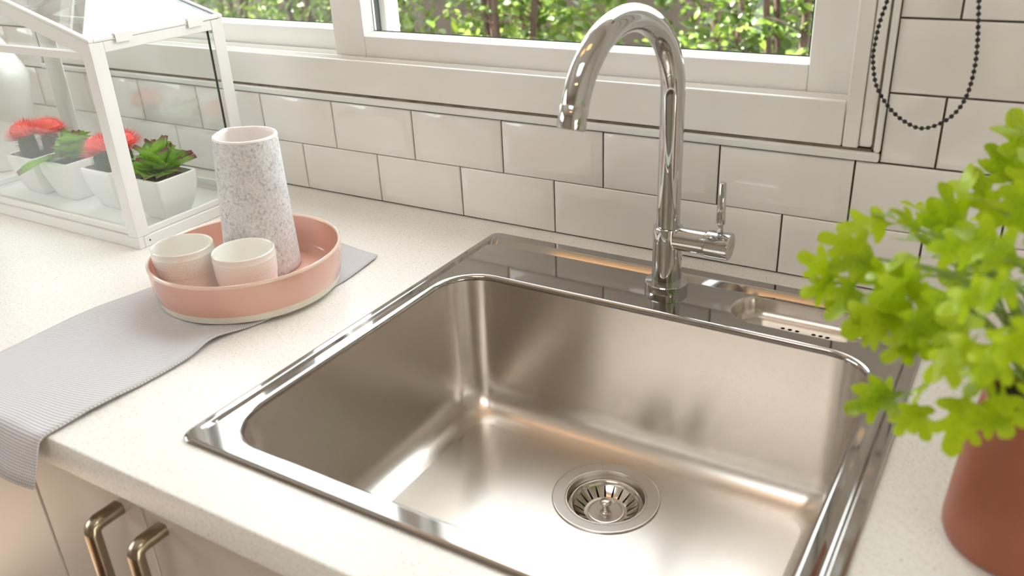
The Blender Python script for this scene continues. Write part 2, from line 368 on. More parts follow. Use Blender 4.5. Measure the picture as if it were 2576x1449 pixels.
# ------------------------------------------------------------------ sliding window (setting)
def upvc(name, boxes, parent, bevel=0.0015):
    for i, bx in enumerate(boxes):
        obj(name, MB().box(*bx).mesh(name, MAT['upvc']), parent, bevel=bevel)
win = bpy.data.objects.new('window_1', None); COL.objects.link(win); win['kind'] = 'structure'
LIP = 0.2186
fx1 = WX1 - 0.0015; fx0 = WX0 + 0.0015
upvc('frame_sill', [(fx0 + 0.033, fx1 - 0.033, 0.0, 0.0065, 0.1683, LIP), (fx0, fx1, 0.0065, 0.14, 0.168, 0.2085)], win)
upvc('track_rail', [(fx0 + 0.0335, fx1 - 0.0335, 0.0238, 0.0272, 0.2085, 0.2194), (fx0 + 0.03, fx1 - 0.03, 0.0655, 0.070, 0.2085, 0.2168), (fx0 + 0.03, fx1 - 0.03, 0.112, 0.14, 0.2085, 0.222)], win, 0.0008)
upvc('frame_jamb', [(fx1 - 0.0315, fx1 - 0.0152, -0.0015, 0.14, 0.1683, 1.238), (fx0 + 0.0152, fx0 + 0.0315, -0.0015, 0.14, 0.1683, 1.238)], win)
upvc('frame_bead', [(fx1 - 0.0150, fx1, 0.0, 0.02, 0.1692, 1.238), (fx0, fx0 + 0.0150, 0.0, 0.02, 0.1692, 1.238)], win, 0.004)
upvc('frame_head', [(fx0 + 0.033, fx1 - 0.033, 0.0, 0.14, 1.19, 1.238)], win)
def sash(name, x0, x1, y0, y1, z0, z1, zr, wl_, wr_, gy, glass='glass'):
    """a sliding sash: stiles, rails with a sloped glazing bead, pane, gasket (all parts of the window)"""
    s = bpy.data.objects.new(name, None); COL.objects.link(s); s.parent = win
    gx0, gx1, gz0, gz1 = x0 + wl_, x1 - wr_, zr, z1 - 0.05
    box('stile', x0, x0 + wl_, y0, y1, z0, z1, MAT['upvc'], s, 0.0015); box('stile', x1 - wr_, x1, y0, y1, z0, z1, MAT['upvc'], s, 0.0015)
    box('bottom_rail', x0 + wl_ + 0.0003, x1 - wr_ - 0.0003, y0 + 0.0004, y1, z0, zr, MAT['upvc'], s, 0.0015)
    box('top_rail', x0 + wl_ + 0.0003, x1 - wr_ - 0.0003, y0 + 0.0004, y1, z1 - 0.05, z1, MAT['upvc'], s, 0.0015)
    b_ = 0.005; mb = MB()
    mb.loft([[(gx0, y0 + 0.003, gz0), (gx1, y0 + 0.003, gz0), (gx1, y0 + 0.003, gz1), (gx0, y0 + 0.003, gz1)],
             [(gx0 + b_, gy, gz0 + b_), (gx1 - b_, gy, gz0 + b_), (gx1 - b_, gy, gz1 - b_), (gx0 + b_, gy, gz1 - b_)]])
    obj('glazing_bead', mb.mesh('glazing_bead', MAT['upvc'], 60), s)
    g = 0.0012; mb = MB(); q = b_ + 0.0
    mb.loft([[(gx0 + q, gy - 0.0003, gz0 + q), (gx1 - q, gy - 0.0003, gz0 + q), (gx1 - q, gy - 0.0003, gz1 - q), (gx0 + q, gy - 0.0003, gz1 - q)],
             [(gx0 + q + g, gy - 0.0003, gz0 + q + g), (gx1 - q - g, gy - 0.0003, gz0 + q + g), (gx1 - q - g, gy - 0.0003, gz1 - q - g), (gx0 + q + g, gy - 0.0003, gz1 - q - g)]])
    obj('gasket', mb.mesh('gasket', MAT['gasket']), s)
    box('pane', gx0 - 0.002, gx1 + 0.002, gy, gy + 0.004, gz0 - 0.002, gz1 + 0.002, MAT[glass], s)
    return s
sash('sash', 0.1528, 0.9150, 0.0305, 0.062, 0.2105, 1.186, 0.2488, 0.0600, 0.0515, 0.0500)
sash('sash', WX0 + 0.034, 0.2230, 0.0745, 0.106, 0.2105, 1.186, 0.2478, 0.0515, 0.0560, 0.0940, 'dustglass')
# the meeting stile carries a dark brush seal
box('brush_seal', 0.2072, 0.2118, 0.0625, 0.0740, 0.222, 1.17, MAT['gasket'], win)

# unseen window added in the left wall as soft fill for the room
w2 = bpy.data.objects.new('added_window', None); COL.objects.link(w2); w2['kind'] = 'structure'
for bx in ((-2.5, -2.44, LWZ0, LWZ1), (-0.76, -0.7, LWZ0, LWZ1), (-1.63, -1.57, LWZ0, LWZ1)):
    box('frame_jamb', RX0 - 0.07, RX0 - 0.02, bx[0], bx[1], bx[2], bx[3], MAT['upvc'], w2)
for z_ in (LWZ0, LWZ1 - 0.06): box('frame_rail', RX0 - 0.0699, RX0 - 0.0201, -2.5, -0.7, z_, z_ + 0.06, MAT['upvc'], w2)
box('pane', RX0 - 0.048, RX0 - 0.044, -2.45, -0.75, LWZ0 + 0.05, LWZ1 - 0.05, MAT['glass'], w2)

# recessed ceiling downlights
for i, (x0, x1) in enumerate(((-0.33, 0.15), (0.39, 0.92))):      # amber lights over the worktop
    t = thing('ceiling_light', ('flat amber ceiling light over the tray and greenhouse', 'flat amber ceiling light straight over the sink')[i], 'light', ((x0 + x1) / 2, -0.60, CEIL), 'amber ceiling lights')
    w_ = (x1 - x0) / 2
    obj('frame', MB().loft([rr(-w_, w_, -0.10, 0.10, 0.02, 0.0), rr(-w_, w_, -0.10, 0.10, 0.02, -0.030), rr(-w_ + 0.01, w_ - 0.01, -0.09, 0.09, 0.015, -0.032), rr(-w_ + 0.012, w_ - 0.012, -0.088, 0.088, 0.014, -0.028)]).mesh('frame', MAT['powder'], 40), t)
    obj('diffuser', MB().loft([rr(-w_ + 0.012, w_ - 0.012, -0.088, 0.088, 0.014, -0.0285), rr(-w_ + 0.012, w_ - 0.012, -0.088, 0.088, 0.014, -0.0275)], True, True).mesh('diffuser', MAT['amber']), t)
for i, (x, y) in enumerate(((0.70, -2.2), (1.1, -2.2))):
    t = thing('ceiling_downlight', ('round warm downlight in the ceiling behind the added ceiling opening', 'round warm downlight in the ceiling farthest behind the camera')[i], 'light', (x, y, CEIL), 'ceiling downlights')
    obj('trim_ring', MB().lathe([(0.051, -0.001), (0.051, -0.006), (0.064, -0.006), (0.066, -0.0005)], 32).mesh('trim_ring', MAT['powder'], 40), t)
    obj('diffuser', MB().lathe([(0.0001, -0.003), (0.050, -0.003)], 24).mesh('diffuser', MAT['lamp']), t)

# ================================================================== worktop and base cabinet
CX0, CX1, CYF = -1.5, 2.2, -0.6462
top = MB()
outer = lambda i, z: rr(CX0 + i, CX1 - i, CYF + i, GY + 0.0 - i * 0, 0.002, z, 2)
hole = lambda z: rr(0.4765, 1.0355, -0.5835, -0.0480, 0.02, z, 6)
top.loft([outer(0.0022, 0.0), outer(0.0007, -0.0006), outer(0.0, -0.0022), outer(0.0, -0.033), outer(0.0015, -0.0345)])
top.loft([hole(0.0), hole(-0.0345)])
for z in (0.0, -0.0345):
    v, f = fill([outer(0.0022 if z == 0 else 0.0015, z), hole(z)]); top.add(v, f)
tag(obj('countertop', top.mesh('countertop', MAT['stone'], 25)), 'cream speckled stone countertop running under the window, with the steel sink set in', 'countertop')

cab = thing('base_cabinet', 'white base cabinet with two handled doors under the cream countertop', 'cabinet', (0.4413, -0.3, FL))
cz = -FL
cb = MB(); x0, x1 = -0.19, 0.635
cb.box(x0, x1, -0.30, 0.285, 0.10, 0.115); cb.box(x0, x0 + 0.016, -0.30, 0.285, 0.115, cz - 0.036); cb.box(x1 - 0.016, x1, -0.30, 0.285, 0.115, cz - 0.036)
cb.box(x0 + 0.016, x1 - 0.016, -0.30, -0.284, cz - 0.060, cz - 0.036); cb.box(x0, x1, -0.27, 0.28, 0.0, 0.10)
body = cb.mesh('carcass', MAT['cabinet']); obj('carcass', body, cab)
def handle(parent, x):
    mb = MB(); L_ = 0.30; y0 = -0.325; zt = cz - 0.0725
    # top arm, bar and bottom arm swept as one D with tight rounded outer corners
    prof = lambda c, t, u: None
    w_, d_ = 0.0078, 0.0062
    path = [(0, y0, zt - 0.006), (0, y0 - 0.024, zt - 0.006), (0, y0 - 0.030, zt - 0.0085), (0, y0 - 0.032, zt - 0.015), (0, y0 - 0.032, zt - L_ + 0.015), (0, y0 - 0.030, zt - L_ + 0.0085), (0, y0 - 0.024, zt - L_ + 0.006), (0, y0, zt - L_ + 0.006)]
    nrm = [(0, 0, 1), (0, 0, 1), (0, -.707, .707), (0, -1, 0), (0, -1, 0), (0, -.707, -.707), (0, 0, -1), (0, 0, -1)]
    loops = []
    for p, n_ in zip(path, nrm):
        p = Vector(p) + Vector((x, 0, 0)); n_ = Vector(n_); lp = []
        for k in range(16):
            a = 2 * PI * k / 16; cx_, sy_ = math.cos(a), math.sin(a)
            sgn = lambda q: (1 if q > 0 else -1) * abs(q) ** 0.55
            lp.append(p + Vector((w_ * sgn(cx_), 0, 0)) + n_ * (d_ * sgn(sy_)))
        loops.append(lp)
    mb.loft(loops, True, True)
    obj('handle', mb.mesh('handle', MAT['nickel'], 50), parent)
for x0_, x1_, hx in ((-0.188, -0.0012, -0.0369), (0.0012, 0.633, 0.0272)):
    d = box('door', x0_, x1_, -0.325, -0.302, 0.102, cz - 0.0385, MAT['cabinet'], cab, 0.0012)
    handle(d, hx)
cab2 = thing('base_cabinet', 'plain white base cabinet at the far left end below the cloth', 'cabinet', (-0.2, -0.3, FL))
c2 = MB(); c2.box(-1.25, 0.449, -0.30, 0.285, 0.1, cz - 0.036); c2.box(-1.25, 0.449, -0.27, 0.28, 0, 0.1); obj('carcass', c2.mesh('carcass', MAT['cabinet']), cab2)
box('door', -0.30, 0.4490, -0.325, -0.302, 0.102, cz - 0.0385, MAT['cabinet'], cab2, 0.0012)
box('door', -1.25, -0.3025, -0.325, -0.302, 0.102, cz - 0.0385, MAT['cabinet'], cab2, 0.0012)

# ================================================================== sink
sink = thing('kitchen_sink', 'large square brushed steel single-bowl sink set in the cream countertop', 'sink', (0, 0, 0))
SX0, SX1, SY0, SY1 = 0.4705, 1.0415, -0.5895, -0.0365
DECK = 0.0046
def ring(l, r_, fr, bk, z, r, dip=0.0):
    pts = rr(SX0 + l, SX1 - r_, SY0 + fr, SY1 - bk, r, z, 8, 40)
    if dip:     # the drip channel runs round three sides, deepest at the back, and fades out before the front
        out = []
        for x, y, z_ in pts:
            t = max(0.0, min(1.0, (y - (SY0 + 0.021)) / 0.009)); q = max(0.0, min(1.0, (y - (SY1 - 0.048)) / 0.008))
            out.append((x, y, z_ - dip * t * t * (3 - 2 * t) * (0.55 + 0.45 * q)))
        pts = out
    return pts
rim = MB()
rim_loops = [ring(0, 0, 0, 0, 0.0003, 0.013), ring(0.0006, 0.0006, 0.0008, 0.0006, 0.0026, 0.0125), ring(0.0022, 0.0022, 0.003, 0.0022, 0.0042, 0.011),
             ring(0.0042, 0.0042, 0.0045, 0.0042, DECK, 0.010), ring(0.0046, 0.0046, 0.0049, 0.0046, DECK, 0.010), ring(0.0088, 0.0106, 0.0105, 0.0180, DECK, 0.009), ring(0.0092, 0.0110, 0.0110, 0.0185, DECK, 0.009), ring(0.0101, 0.0119, 0.0118, 0.0195, DECK, 0.009, 0.0005), ring(0.0104, 0.0123, 0.0119, 0.0203, DECK, 0.009, 0.00115), ring(0.0123, 0.0148, 0.0125, 0.0270, DECK, 0.008, 0.00655),
             ring(0.0126, 0.0152, 0.0126, 0.0278, DECK, 0.008, 0.0072), ring(0.0136, 0.0166, 0.0134, 0.0298, DECK, 0.008, 0.0078), ring(0.0148, 0.0184, 0.0142, 0.0335, DECK, 0.008, 0.0068), ring(0.0166, 0.0212, 0.0150, 0.0400, DECK, 0.008, 0.0010), ring(0.0174, 0.0222, 0.0154, 0.0412, DECK, 0.008), ring(0.0178, 0.0226, 0.0158, 0.0417, DECK, 0.008)]
rim.loft(rim_loops)
BX0, BX1, BY0, BY1, BR = 0.4955, 1.0125, -0.5700, -0.1635, 0.056
bowl_edge = rr(BX0, BX1, BY0, BY1, BR, DECK, 10)
TRX0, TRX1, TRY0, TRY1, TRR = 0.838, 0.992, -0.1465, -0.0745, 0.0345
tray_edge = rr(TRX0, TRX1, TRY0, TRY1, TRR, DECK, 10)
# groove ends flush in front of the tray so the deck carries both cut-outs
v, f = fill([rim_loops[-1], bowl_edge, tray_edge]); rim.add(v, f)
obj('rim', rim.mesh('rim', MAT['steel'], 40), sink)
bowl = MB(); FZ = -0.186
def bl(i, z, dr=0.0): return rr(BX0 + i, BX1 - i, BY0 + i, BY1 - i, BR - dr, z, 10)
loops = [bl(0, DECK, 0), bl(0.0011, 0.0044, 0.0004), bl(0.0022, 0.0038, 0.0008), bl(0.0032, 0.0028, 0.0012), bl(0.0040, 0.0014, 0.0016), bl(0.0044, -0.0002, 0.002), bl(0.0046, -0.0020, 0.0024), bl(0.0047, -0.006, 0.003)]
loops += [bl(0.0047 + 0.0056 * t, -0.006 - 0.142 * t, 0.003 + 0.010 * t) for t in (0.25, 0.5, 0.75, 1.0)]
FRD = 0.038
for k in range(1, 9):
    a = PI / 2 * k / 8; loops.append(bl(0.0103 + FRD * (1 - math.cos(a)), -0.148 - FRD * math.sin(a), 0.013 + 0.022 * (1 - math.cos(a))))
bowl.loft(loops[:7]); obj('bowl_lip', bowl.mesh('bowl_lip', MAT['steel'], 60), sink)
bowl = MB(); bowl.loft(loops[6:])
DCX, DCY = 0.7570, -0.2730
v, f = fill([loops[-1], circ(DCX, DCY, 0.0445, FZ, 48)]); bowl.add(v, f)
obj('bowl', bowl.mesh('bowl', MAT['brushed'], 50), sink)
tr = MB()
def tl(i, z): return rr(TRX0 + i, TRX1 - i, TRY0 + i, TRY1 - i, max(TRR - i, 0.006), z, 10)
tloops = [tl(0, DECK), tl(0.001, 0.0040), tl(0.0022, 0.0), tl(0.003, -0.003), tl(0.004, -0.008)]
for k in range(1, 6):
    a = PI / 2 * k / 5; tloops.append(tl(0.004 + 0.009 * (1 - math.cos(a)), -0.008 - 0.010 * math.sin(a)))
TZ = -0.018
holes_x = (0.8945, 0.9025, 0.9105, 0.9285, 0.9360, 0.9435)
hl = [circ(x, -0.1010, 0.0025, TZ, 12) for x in holes_x]
tr.loft(tloops); v, f = fill([tloops[-1]] + hl); tr.add(v, f)
st = obj('soap_recess', tr.mesh('soap_recess', MAT['brushed'], 50), sink)
for x in holes_x:
    obj('drain_hole', MB().lathe([(0.0025, 0), (0.0025, -0.008), (0.0001, -0.008)], 12, x, -0.1010).mesh('drain_hole', MAT['dark']), st, (0, 0, TZ))
fl = MB(); fl.lathe([(0.0615, FZ + 0.0002), (0.0614, FZ + 0.0014), (0.0608, FZ + 0.0019), (0.0602, FZ + 0.0020), (0.0596, FZ + 0.0020), (0.0484, FZ + 0.0012), (0.0478, FZ + 0.0012), (0.0466, FZ + 0.0010), (0.0455, FZ - 0.0004), (0.0445, FZ - 0.003), (0.0440, FZ - 0.0085), (0.0425, FZ - 0.0103), (0.0400, FZ - 0.0106)], 64, DCX, DCY)
obj('drain_flange', fl.mesh('drain_flange', MAT['drain'], 40), sink)
pp = MB(); pp.lathe([(0.0400, FZ - 0.0106), (0.039, FZ - 0.05), (0.0001, FZ - 0.05)], 32, DCX, DCY); obj('waste_pipe', pp.mesh('waste_pipe', MAT['dark']), sink)
# lift-out strainer basket with slots
bk = thing('sink_strainer', 'round slotted steel strainer basket with a centre knob in the sink drain', 'strainer', (DCX, DCY, FZ - 0.0100))
rm = MB(); rm.lathe([(0.0412, 0.0002), (0.0414, 0.0018), (0.0405, 0.0030), (0.0390, 0.0026), (0.0375, 0.0008), (0.0362, -0.0010)], 64); obj('basket_rim', rm.mesh('basket_rim', MAT['basket'], 40), bk)
NS = 20; cone = MB()
prof = [(0.0362, -0.0010), (0.0345, -0.0027), (0.0300, -0.0062), (0.0255, -0.0096), (0.0240, -0.0102)]
for s in range(NS):
    a0 = 2 * PI * (s + 0.5) / NS; a1 = a0 + 2 * PI / NS
    lps = []
    for i, (r, z) in enumerate(prof):
        g = 0.0 if i in (0, 4) else (0.0007, 0.0010, 0.0012)[i - 1] / r
        lps.append([(r * math.cos(a0 + g + (a1 - a0 - 2 * g) * k / 4), r * math.sin(a0 + g + (a1 - a0 - 2 * g) * k / 4), z) for k in range(5)])
    cone.loft(lps, closed=False)
obj('slotted_cone', cone.mesh('slotted_cone', MAT['basket'], 30), bk)
bt = MB(); bt.lathe([(0.0240, -0.0102), (0.0215, -0.0105), (0.0208, -0.0095), (0.0195, -0.0093), (0.0188, -0.0103), (0.012, -0.0105), (0.0001, -0.0105)], 48); obj('basket_base', bt.mesh('basket_base', MAT['drain'], 25), bk)
kn = MB(); kn.lathe([(0.0068, -0.0127), (0.0056, -0.0115), (0.0046, -0.0095), (0.0044, -0.0060), (0.0050, -0.0035), (0.0066, -0.0015), (0.0070, 0.0005), (0.0062, 0.0022), (0.004, 0.0034), (0.0001, 0.0038)], 24); obj('knob', kn.mesh('knob', MAT['basket'], 50), bk, (0, 0, 0.0023))

# ================================================================== faucet
FX, FY = 0.7540, -0.1020
fc = thing('kitchen_faucet', 'tall chrome gooseneck mixer faucet standing on the rear deck of the sink', 'faucet', (FX, FY, DECK))
zb = DECK
obj('base_flange', MB().lathe([(0.0001, 0.0), (0.0252, 0.0), (0.0254, 0.0010), (0.0254, 0.0088), (0.0246, 0.0098), (0.0170, 0.0100)], 64).mesh('base_flange', MAT['chrome'], 35), fc)
obj('body', MB().lathe([(0.0172, 0.0095), (0.0172, 0.0772), (0.0168, 0.0785), (0.0150, 0.0792), (0.0134, 0.0792)], 64).mesh('body', MAT['chrome'], 35), fc)
phi = -1.7125; z1 = 0.2354 - zb; rad = 0.0928; th = 2.83; L = 0.0227
dx, dy = math.cos(phi), math.sin(phi)
P2 = [(0, 0.078), (0, z1 * 0.6), (0, z1)] + [(rad - rad * math.cos(th * k / 40), z1 + rad * math.sin(th * k / 40)) for k in range(1, 41)]
ex, ez = P2[-1]; tx, tz = math.sin(th), math.cos(th)
spout_pts = [(dx * s_, dy * s_, z_) for s_, z_ in P2]
obj('spout', MB().tube(spout_pts + [(dx * (ex + tx * 0.001), dy * (ex + tx * 0.001), ez + tz * 0.001)], 0.0134, 48).mesh('spout', MAT['chrome'], 40), fc)
def along(t): return (dx * (ex + tx * t), dy * (ex + tx * t), ez + tz * t)
ae = MB().tube([along(0.0012), along(0.002), along(L - 0.001), along(L)], [0.0132, 0.0138, 0.0138, 0.0132], 48); obj('aerator', ae.mesh('aerator', MAT['chrome'], 40), fc)
# side barrel with the lever
def xlathe(prof, n=48):   # profile (x, r) turned about the x axis at height HB
    mb = MB(); mb.loft([[(x, r * math.cos(2 * PI * k / n), HB + r * math.sin(2 * PI * k / n)) for k in range(n)] for x, r in prof], False, True); return mb
HB = 0.0655
obj('side_barrel', xlathe([(0.0, 0.0140), (0.0455, 0.0140), (0.0462, 0.0133), (0.0472, 0.0131)]).mesh('side_barrel', MAT['chrome'], 35), fc)
capo = obj('lever_cap', xlathe([(0.0474, 0.0131), (0.0480, 0.0150), (0.0486, 0.0157), (0.0738, 0.0157), (0.0744, 0.0153)]).mesh('lever_cap', MAT['chrome'], 30), fc)
obj('cap_disc', xlathe([(0.0740, 0.0151), (0.0747, 0.0150)]).mesh('cap_disc', MAT['satin'], 30), capo)
lg = MB()   # small illegible mark stamped on the end disc
for k, (yy, ww) in enumerate(((-0.0042, 0.0016), (-0.0018, 0.0012), (0.0006, 0.0018), (0.0032, 0.0012))):
    lg.box(0.07468, 0.07482, yy, yy + ww, HB - 0.0005 + yy * 0.25, HB + 0.0004 + yy * 0.25)
obj('stamped_mark', lg.mesh('stamped_mark', MAT['nickel']), capo)
lx = 0.0615
lev = MB(); lev.lathe([(0.0030, HB + 0.0145), (0.0034, HB + 0.016), (0.0034, HB + 0.0260), (0.0052, HB + 0.0264), (0.0054, HB + 0.0275), (0.0037, HB + 0.0735), (0.0030, HB + 0.0743), (0.0001, HB + 0.0744)], 28, lx, 0)
obj('lever', lev.mesh('lever', MAT['chrome'], 40), fc)

# ================================================================== greenhouse
GX0, GX1, GY0, GY1 = -0.408, 0.0420, -0.3020, -0.0820
gh = thing('tabletop_greenhouse', 'white metal and glass tabletop greenhouse with pitched roof on the countertop', 'greenhouse', ((GX0 + GX1) / 2, (GY0 + GY1) / 2, 0.0))
hx, hy = (GX1 - GX0) / 2, (GY1 - GY0) / 2
PW = MAT['powder']; EZ = 0.2860; SL = 0.268; RZ = EZ + hx * SL; PT = 0.0022
for sy in (-1, 1):      # base rails front and back, then the two ends: stepped profile
    for nm, a_, b_, z0, z1_, ins in (('base_rail', -hx, hx, 0.0, 0.0172, 0.0),):
        r = box(nm, a_, b_, *sorted((sy * hy, sy * (hy - 0.010))), z0, z1_, PW, gh, 0.0012)
        box('glazing_ledge', a_ + 0.003, b_ - 0.003, *sorted((sy * (hy - 0.004), sy * (hy - 0.009))), z1_, 0.0275, PW, r, 0.0015)
for sx in (-1, 1):
    r = box('base_rail', *sorted((sx * hx, sx * (hx - 0.010))), -hy + 0.0102, hy - 0.0102, 0.0, 0.0160, PW, gh, 0.0012)
    box('glazing_ledge', *sorted((sx * (hx - 0.004), sx * (hx - 0.009))), -hy + 0.010, hy - 0.010, 0.016, 0.0255, PW, r, 0.0015)
    obj('screw', MB().lathe([(0.0001, 0.0), (0.0014, 0.0), (0.0014, -0.0008)], 12).mesh('screw', MAT['gasket']), r, (0, 0, 0)).matrix_local = Matrix.Translation((sx * (hx + 0.0002), -hy + 0.019, 0.0085)) @ Matrix.Rotation(sx * PI / 2, 4, 'Y')
box('base_tray', -hx + 0.0102, hx - 0.0102, -hy + 0.0102, hy - 0.0102, 0.004, 0.0110, PW, gh)
for sx in (-1, 1):
    for sy in (-1, 1):   # corner posts: L-shaped angle
        lp = []
        o_, i_ = 0.0205, PT
        q = [(0, 0), (-o_, 0), (-o_, i_), (-i_, i_), (-i_, o_), (0, o_)]
        zt = EZ - 0.0008
        for z in (0.0172, zt):
            lp.append([(sx * (hx - 0.0002 + x), sy * (hy - 0.0002 - y), z - (0.0 if z < 0.1 else -x * -SL * 0 )) for x, y in q])
        mb = MB(); mb.loft(lp, True, True); obj('corner_post', mb.mesh('corner_post', PW), gh, bevel=0.0006)
for sy in (-1, 1):      # gables: tie bar and two rafters
    y_ = sorted((sy * (hy - 0.001), sy * (hy - 0.0075)))
    box('tie_bar', -hx + 0.021, hx - 0.021, y_[0], y_[1], 0.2632, 0.2750, PW, gh, 0.0016)
    for sx in (-1, 1):
        mb = MB(); x_e, x_r = sx * (hx - 0.0004), sx * 0.0008
        lo = [(x_e, EZ - 0.0195), (x_r, RZ - 0.0195), (x_r, RZ), (x_e, EZ)]
        yy = (sy * (hy + 0.0004), sy * (hy - 0.0075))
        mb.loft([[(x, yy[0], z) for x, z in lo], [(x, yy[1], z) for x, z in lo]], True, True); obj('rafter', mb.mesh('rafter', PW), gh, bevel=0.0010)
for sx in (-1, 1):      # eaves
    box('eave_rail', *sorted((sx * (hx - 0.0003), sx * (hx - 0.0068))), -hy + 0.021, hy - 0.021, 0.2715, EZ - 0.0006, PW, gh, 0.0012)
box('ridge_bar', -0.006, 0.006, -hy + 0.008, hy - 0.008, RZ - 0.012, RZ - 0.0015, PW, gh, 0.001)
def slab(name, sx, a, b_, y0, y1, dz0, dz1, mat, bevel=0.0):
    mb = MB(); q = [(sx * a, EZ + (hx - a) * SL), (sx * b_, EZ + (hx - b_) * SL)]
    mb.loft([[(q[0][0], y, q[0][1] + dz0), (q[1][0], y, q[1][1] + dz0), (q[1][0], y, q[1][1] + dz1), (q[0][0], y, q[0][1] + dz1)] for y in (y0, y1)], True, True)
    return obj(name, mb.mesh(name, mat), gh, bevel=bevel)
for sx in (-1, 1):      # hinged roof panels: thin folded frame and a pane
    slab('roof_edge', sx, hx + 0.001, 0.002, -hy - 0.001, -hy + 0.007, 0.0004, 0.0052, PW, 0.0012)
    slab('roof_edge', sx, hx + 0.001, 0.002, hy - 0.007, hy + 0.001, 0.0004, 0.0052, PW, 0.0012)
    slab('roof_edge', sx, hx + 0.001, hx - 0.006, -hy + 0.0072, hy - 0.0072, 0.0004, 0.0050, PW, 0.0012)
    slab('roof_edge', sx, 0.010, 0.001, -hy + 0.0072, hy - 0.0072, 0.0004, 0.0052, PW, 0.0012)
    slab('roof_pane', sx, hx - 0.0062, 0.0102, -hy + 0.0073, hy - 0.0073, 0.0018, 0.0040, MAT['roofglass'])
    for yc in (-0.059, 0.0595):  # folded sheet clips over the eave
        mb = MB(); xo = hx + 0.0034
        lo = [(xo, EZ - 0.0045), (xo, EZ + 0.0062), (xo - 0.0012, EZ + 0.0072), (xo - 0.0105, EZ + 0.0098), (xo - 0.0105, EZ + 0.0089), (xo - 0.0016, EZ + 0.0063), (xo - 0.0010, EZ + 0.0055), (xo - 0.0010, EZ - 0.0045)]
        mb.loft([[(sx * x, y, z) for x, z in lo] for y in (yc - 0.013, yc + 0.013)], True, True)
        obj('roof_clip', mb.mesh('roof_clip', PW), gh)
box('glazing_gap', hx - 0.0122, hx - 0.0098, hy - 0.0228, hy - 0.0206, 0.0256, 0.2712, MAT['gasket'], gh)
slab('glazing_gap', 1, hx - 0.0065, 0.0105, hy - 0.0098, hy - 0.0074, 0.0005, 0.0044, MAT['gasket'])
GL = MAT['cabglass']
for sy in (-1, 1):
    y_ = sorted((sy * (hy - 0.0095), sy * (hy - 0.0115)))
    box('side_pane', -hx + 0.0115, hx - 0.0115, y_[0], y_[1], 0.0165, 0.268, GL, gh)
    mb = MB(); tri = [(-hx + 0.01, 0.2695), (hx - 0.01, 0.2695), (hx - 0.01, 0.2720), (0.0, RZ - 0.013), (-hx + 0.01, 0.2720)]
    mb.loft([[(x, y, z) for x, z in tri] for y in y_], True, True); obj('gable_pane', mb.mesh('gable_pane', GL), gh)
for sx in (-1, 1):
    x_ = sorted((sx * (hx - 0.0095), sx * (hx - 0.0114)))
    box('end_pane', x_[0], x_[1], -hy + 0.0118, hy - 0.0118, 0.0165, 0.280, GL, gh)

# ------------------------------------------------------------------ four little pots inside it
PH = 0.066
def pot_mesh():
    mb = MB(); lp = []
    for t in (0, 0.03, 0.1, 0.25, 0.45, 0.65, 0.85, 0.96):
        h_ = 0.0235 + 0.0140 * math.sin(PI / 2 * min(1, t * 1.08)); lp.append(rr(-h_, h_, -h_, h_, 0.0055, 0.0004 + PH * t if t else 0.0, 4))
    lp[0] = rr(-0.0225, 0.0225, -0.0225, 0.0225, 0.005, 0, 4)
    lp += [rr(-0.0371, 0.0371, -0.0371, 0.0371, 0.0055, PH - 0.0008, 4), rr(-0.0361, 0.0361, -0.0361, 0.0361, 0.005, PH, 4), rr(-0.0325, 0.0325, -0.0325, 0.0325, 0.0045, PH - 0.0008, 4), rr(-0.0318, 0.0318, -0.0318, 0.0318, 0.0045, PH - 0.010, 4)]
    mb.loft(lp, True, False); return mb.mesh('pot', MAT['potwhite'], 40)
pot_me = pot_mesh()
soil_me = MB().add([], []) or None
sm = MB(); v, f = fill([rr(-0.0317, 0.0317, -0.0317, 0.0317, 0.004, PH - 0.009, 4)]); sm.add(v, f); soil_me = sm.mesh('soil', MAT['soil'])
def jag_leaf(length, width, seed):
    """pointed toothed succulent leaf, base at origin, growing along +y, bending up then over"""
    rnd = random.Random(seed); me_v = []; uvs = []; fs = []; n = 9
    for i in range(n + 1):
        t = i / n; wv = width * 0.5 * (math.sin(PI * min(1, t * 0.86 + 0.12)) ** 0.8) * (1 - t ** 5)
        if i == n: wv = 0.0004
        tooth = (1.22 if i % 2 else 0.86) if 2 < i < n else 1.0
        for u in (-1, -0.5, 0, 0.5, 1):
            wj = wv * (tooth + rnd.uniform(-.06, .06) if abs(u) == 1 else 1)
            x = u * wj; y = length * t + (0.02 * length if abs(u) == 1 and i % 2 else 0)
            z = 0.16 * width * abs(u) ** 1.5 - 0.24 * length * t * t + (0.02 * width * math.sin(7 * t + u * 3))
            me_v.append((x, y, z)); uvs.append(((u + 1) / 2, min(1, t * (0.90 + 0.10 * abs(u)) + 0.05 * abs(u) ** 3 * t)))
    for i in range(n):
        for j in range(4): a = i * 5 + j; fs.append((a, a + 1, a + 6, a + 5))
    me = bpy.data.meshes.new('leaf'); me.from_pydata(me_v, [], fs); me.materials.append(MAT['succ'])
    ul = me.uv_layers.new(name='UVMap')
    for lp_ in me.loops: ul.data[lp_.index].uv = uvs[lp_.vertex_index]
    me.shade_smooth(); return me
sleaf = [jag_leaf(0.050, 0.047, 1), jag_leaf(0.046, 0.043, 2), jag_leaf(0.042, 0.040, 3)]
def lay(o, base, az, pitch, roll=0, scale=1.0):
    """put a leaf's base at `base`, pointing along azimuth az, pitched up"""
    o.matrix_local = Matrix.Translation(base) @ Matrix.Rotation(az - PI / 2, 4, 'Z') @ Matrix.Rotation(pitch, 4, 'X') @ Matrix.Rotation(roll, 4, 'Y') @ Matrix.Scale(scale, 4)
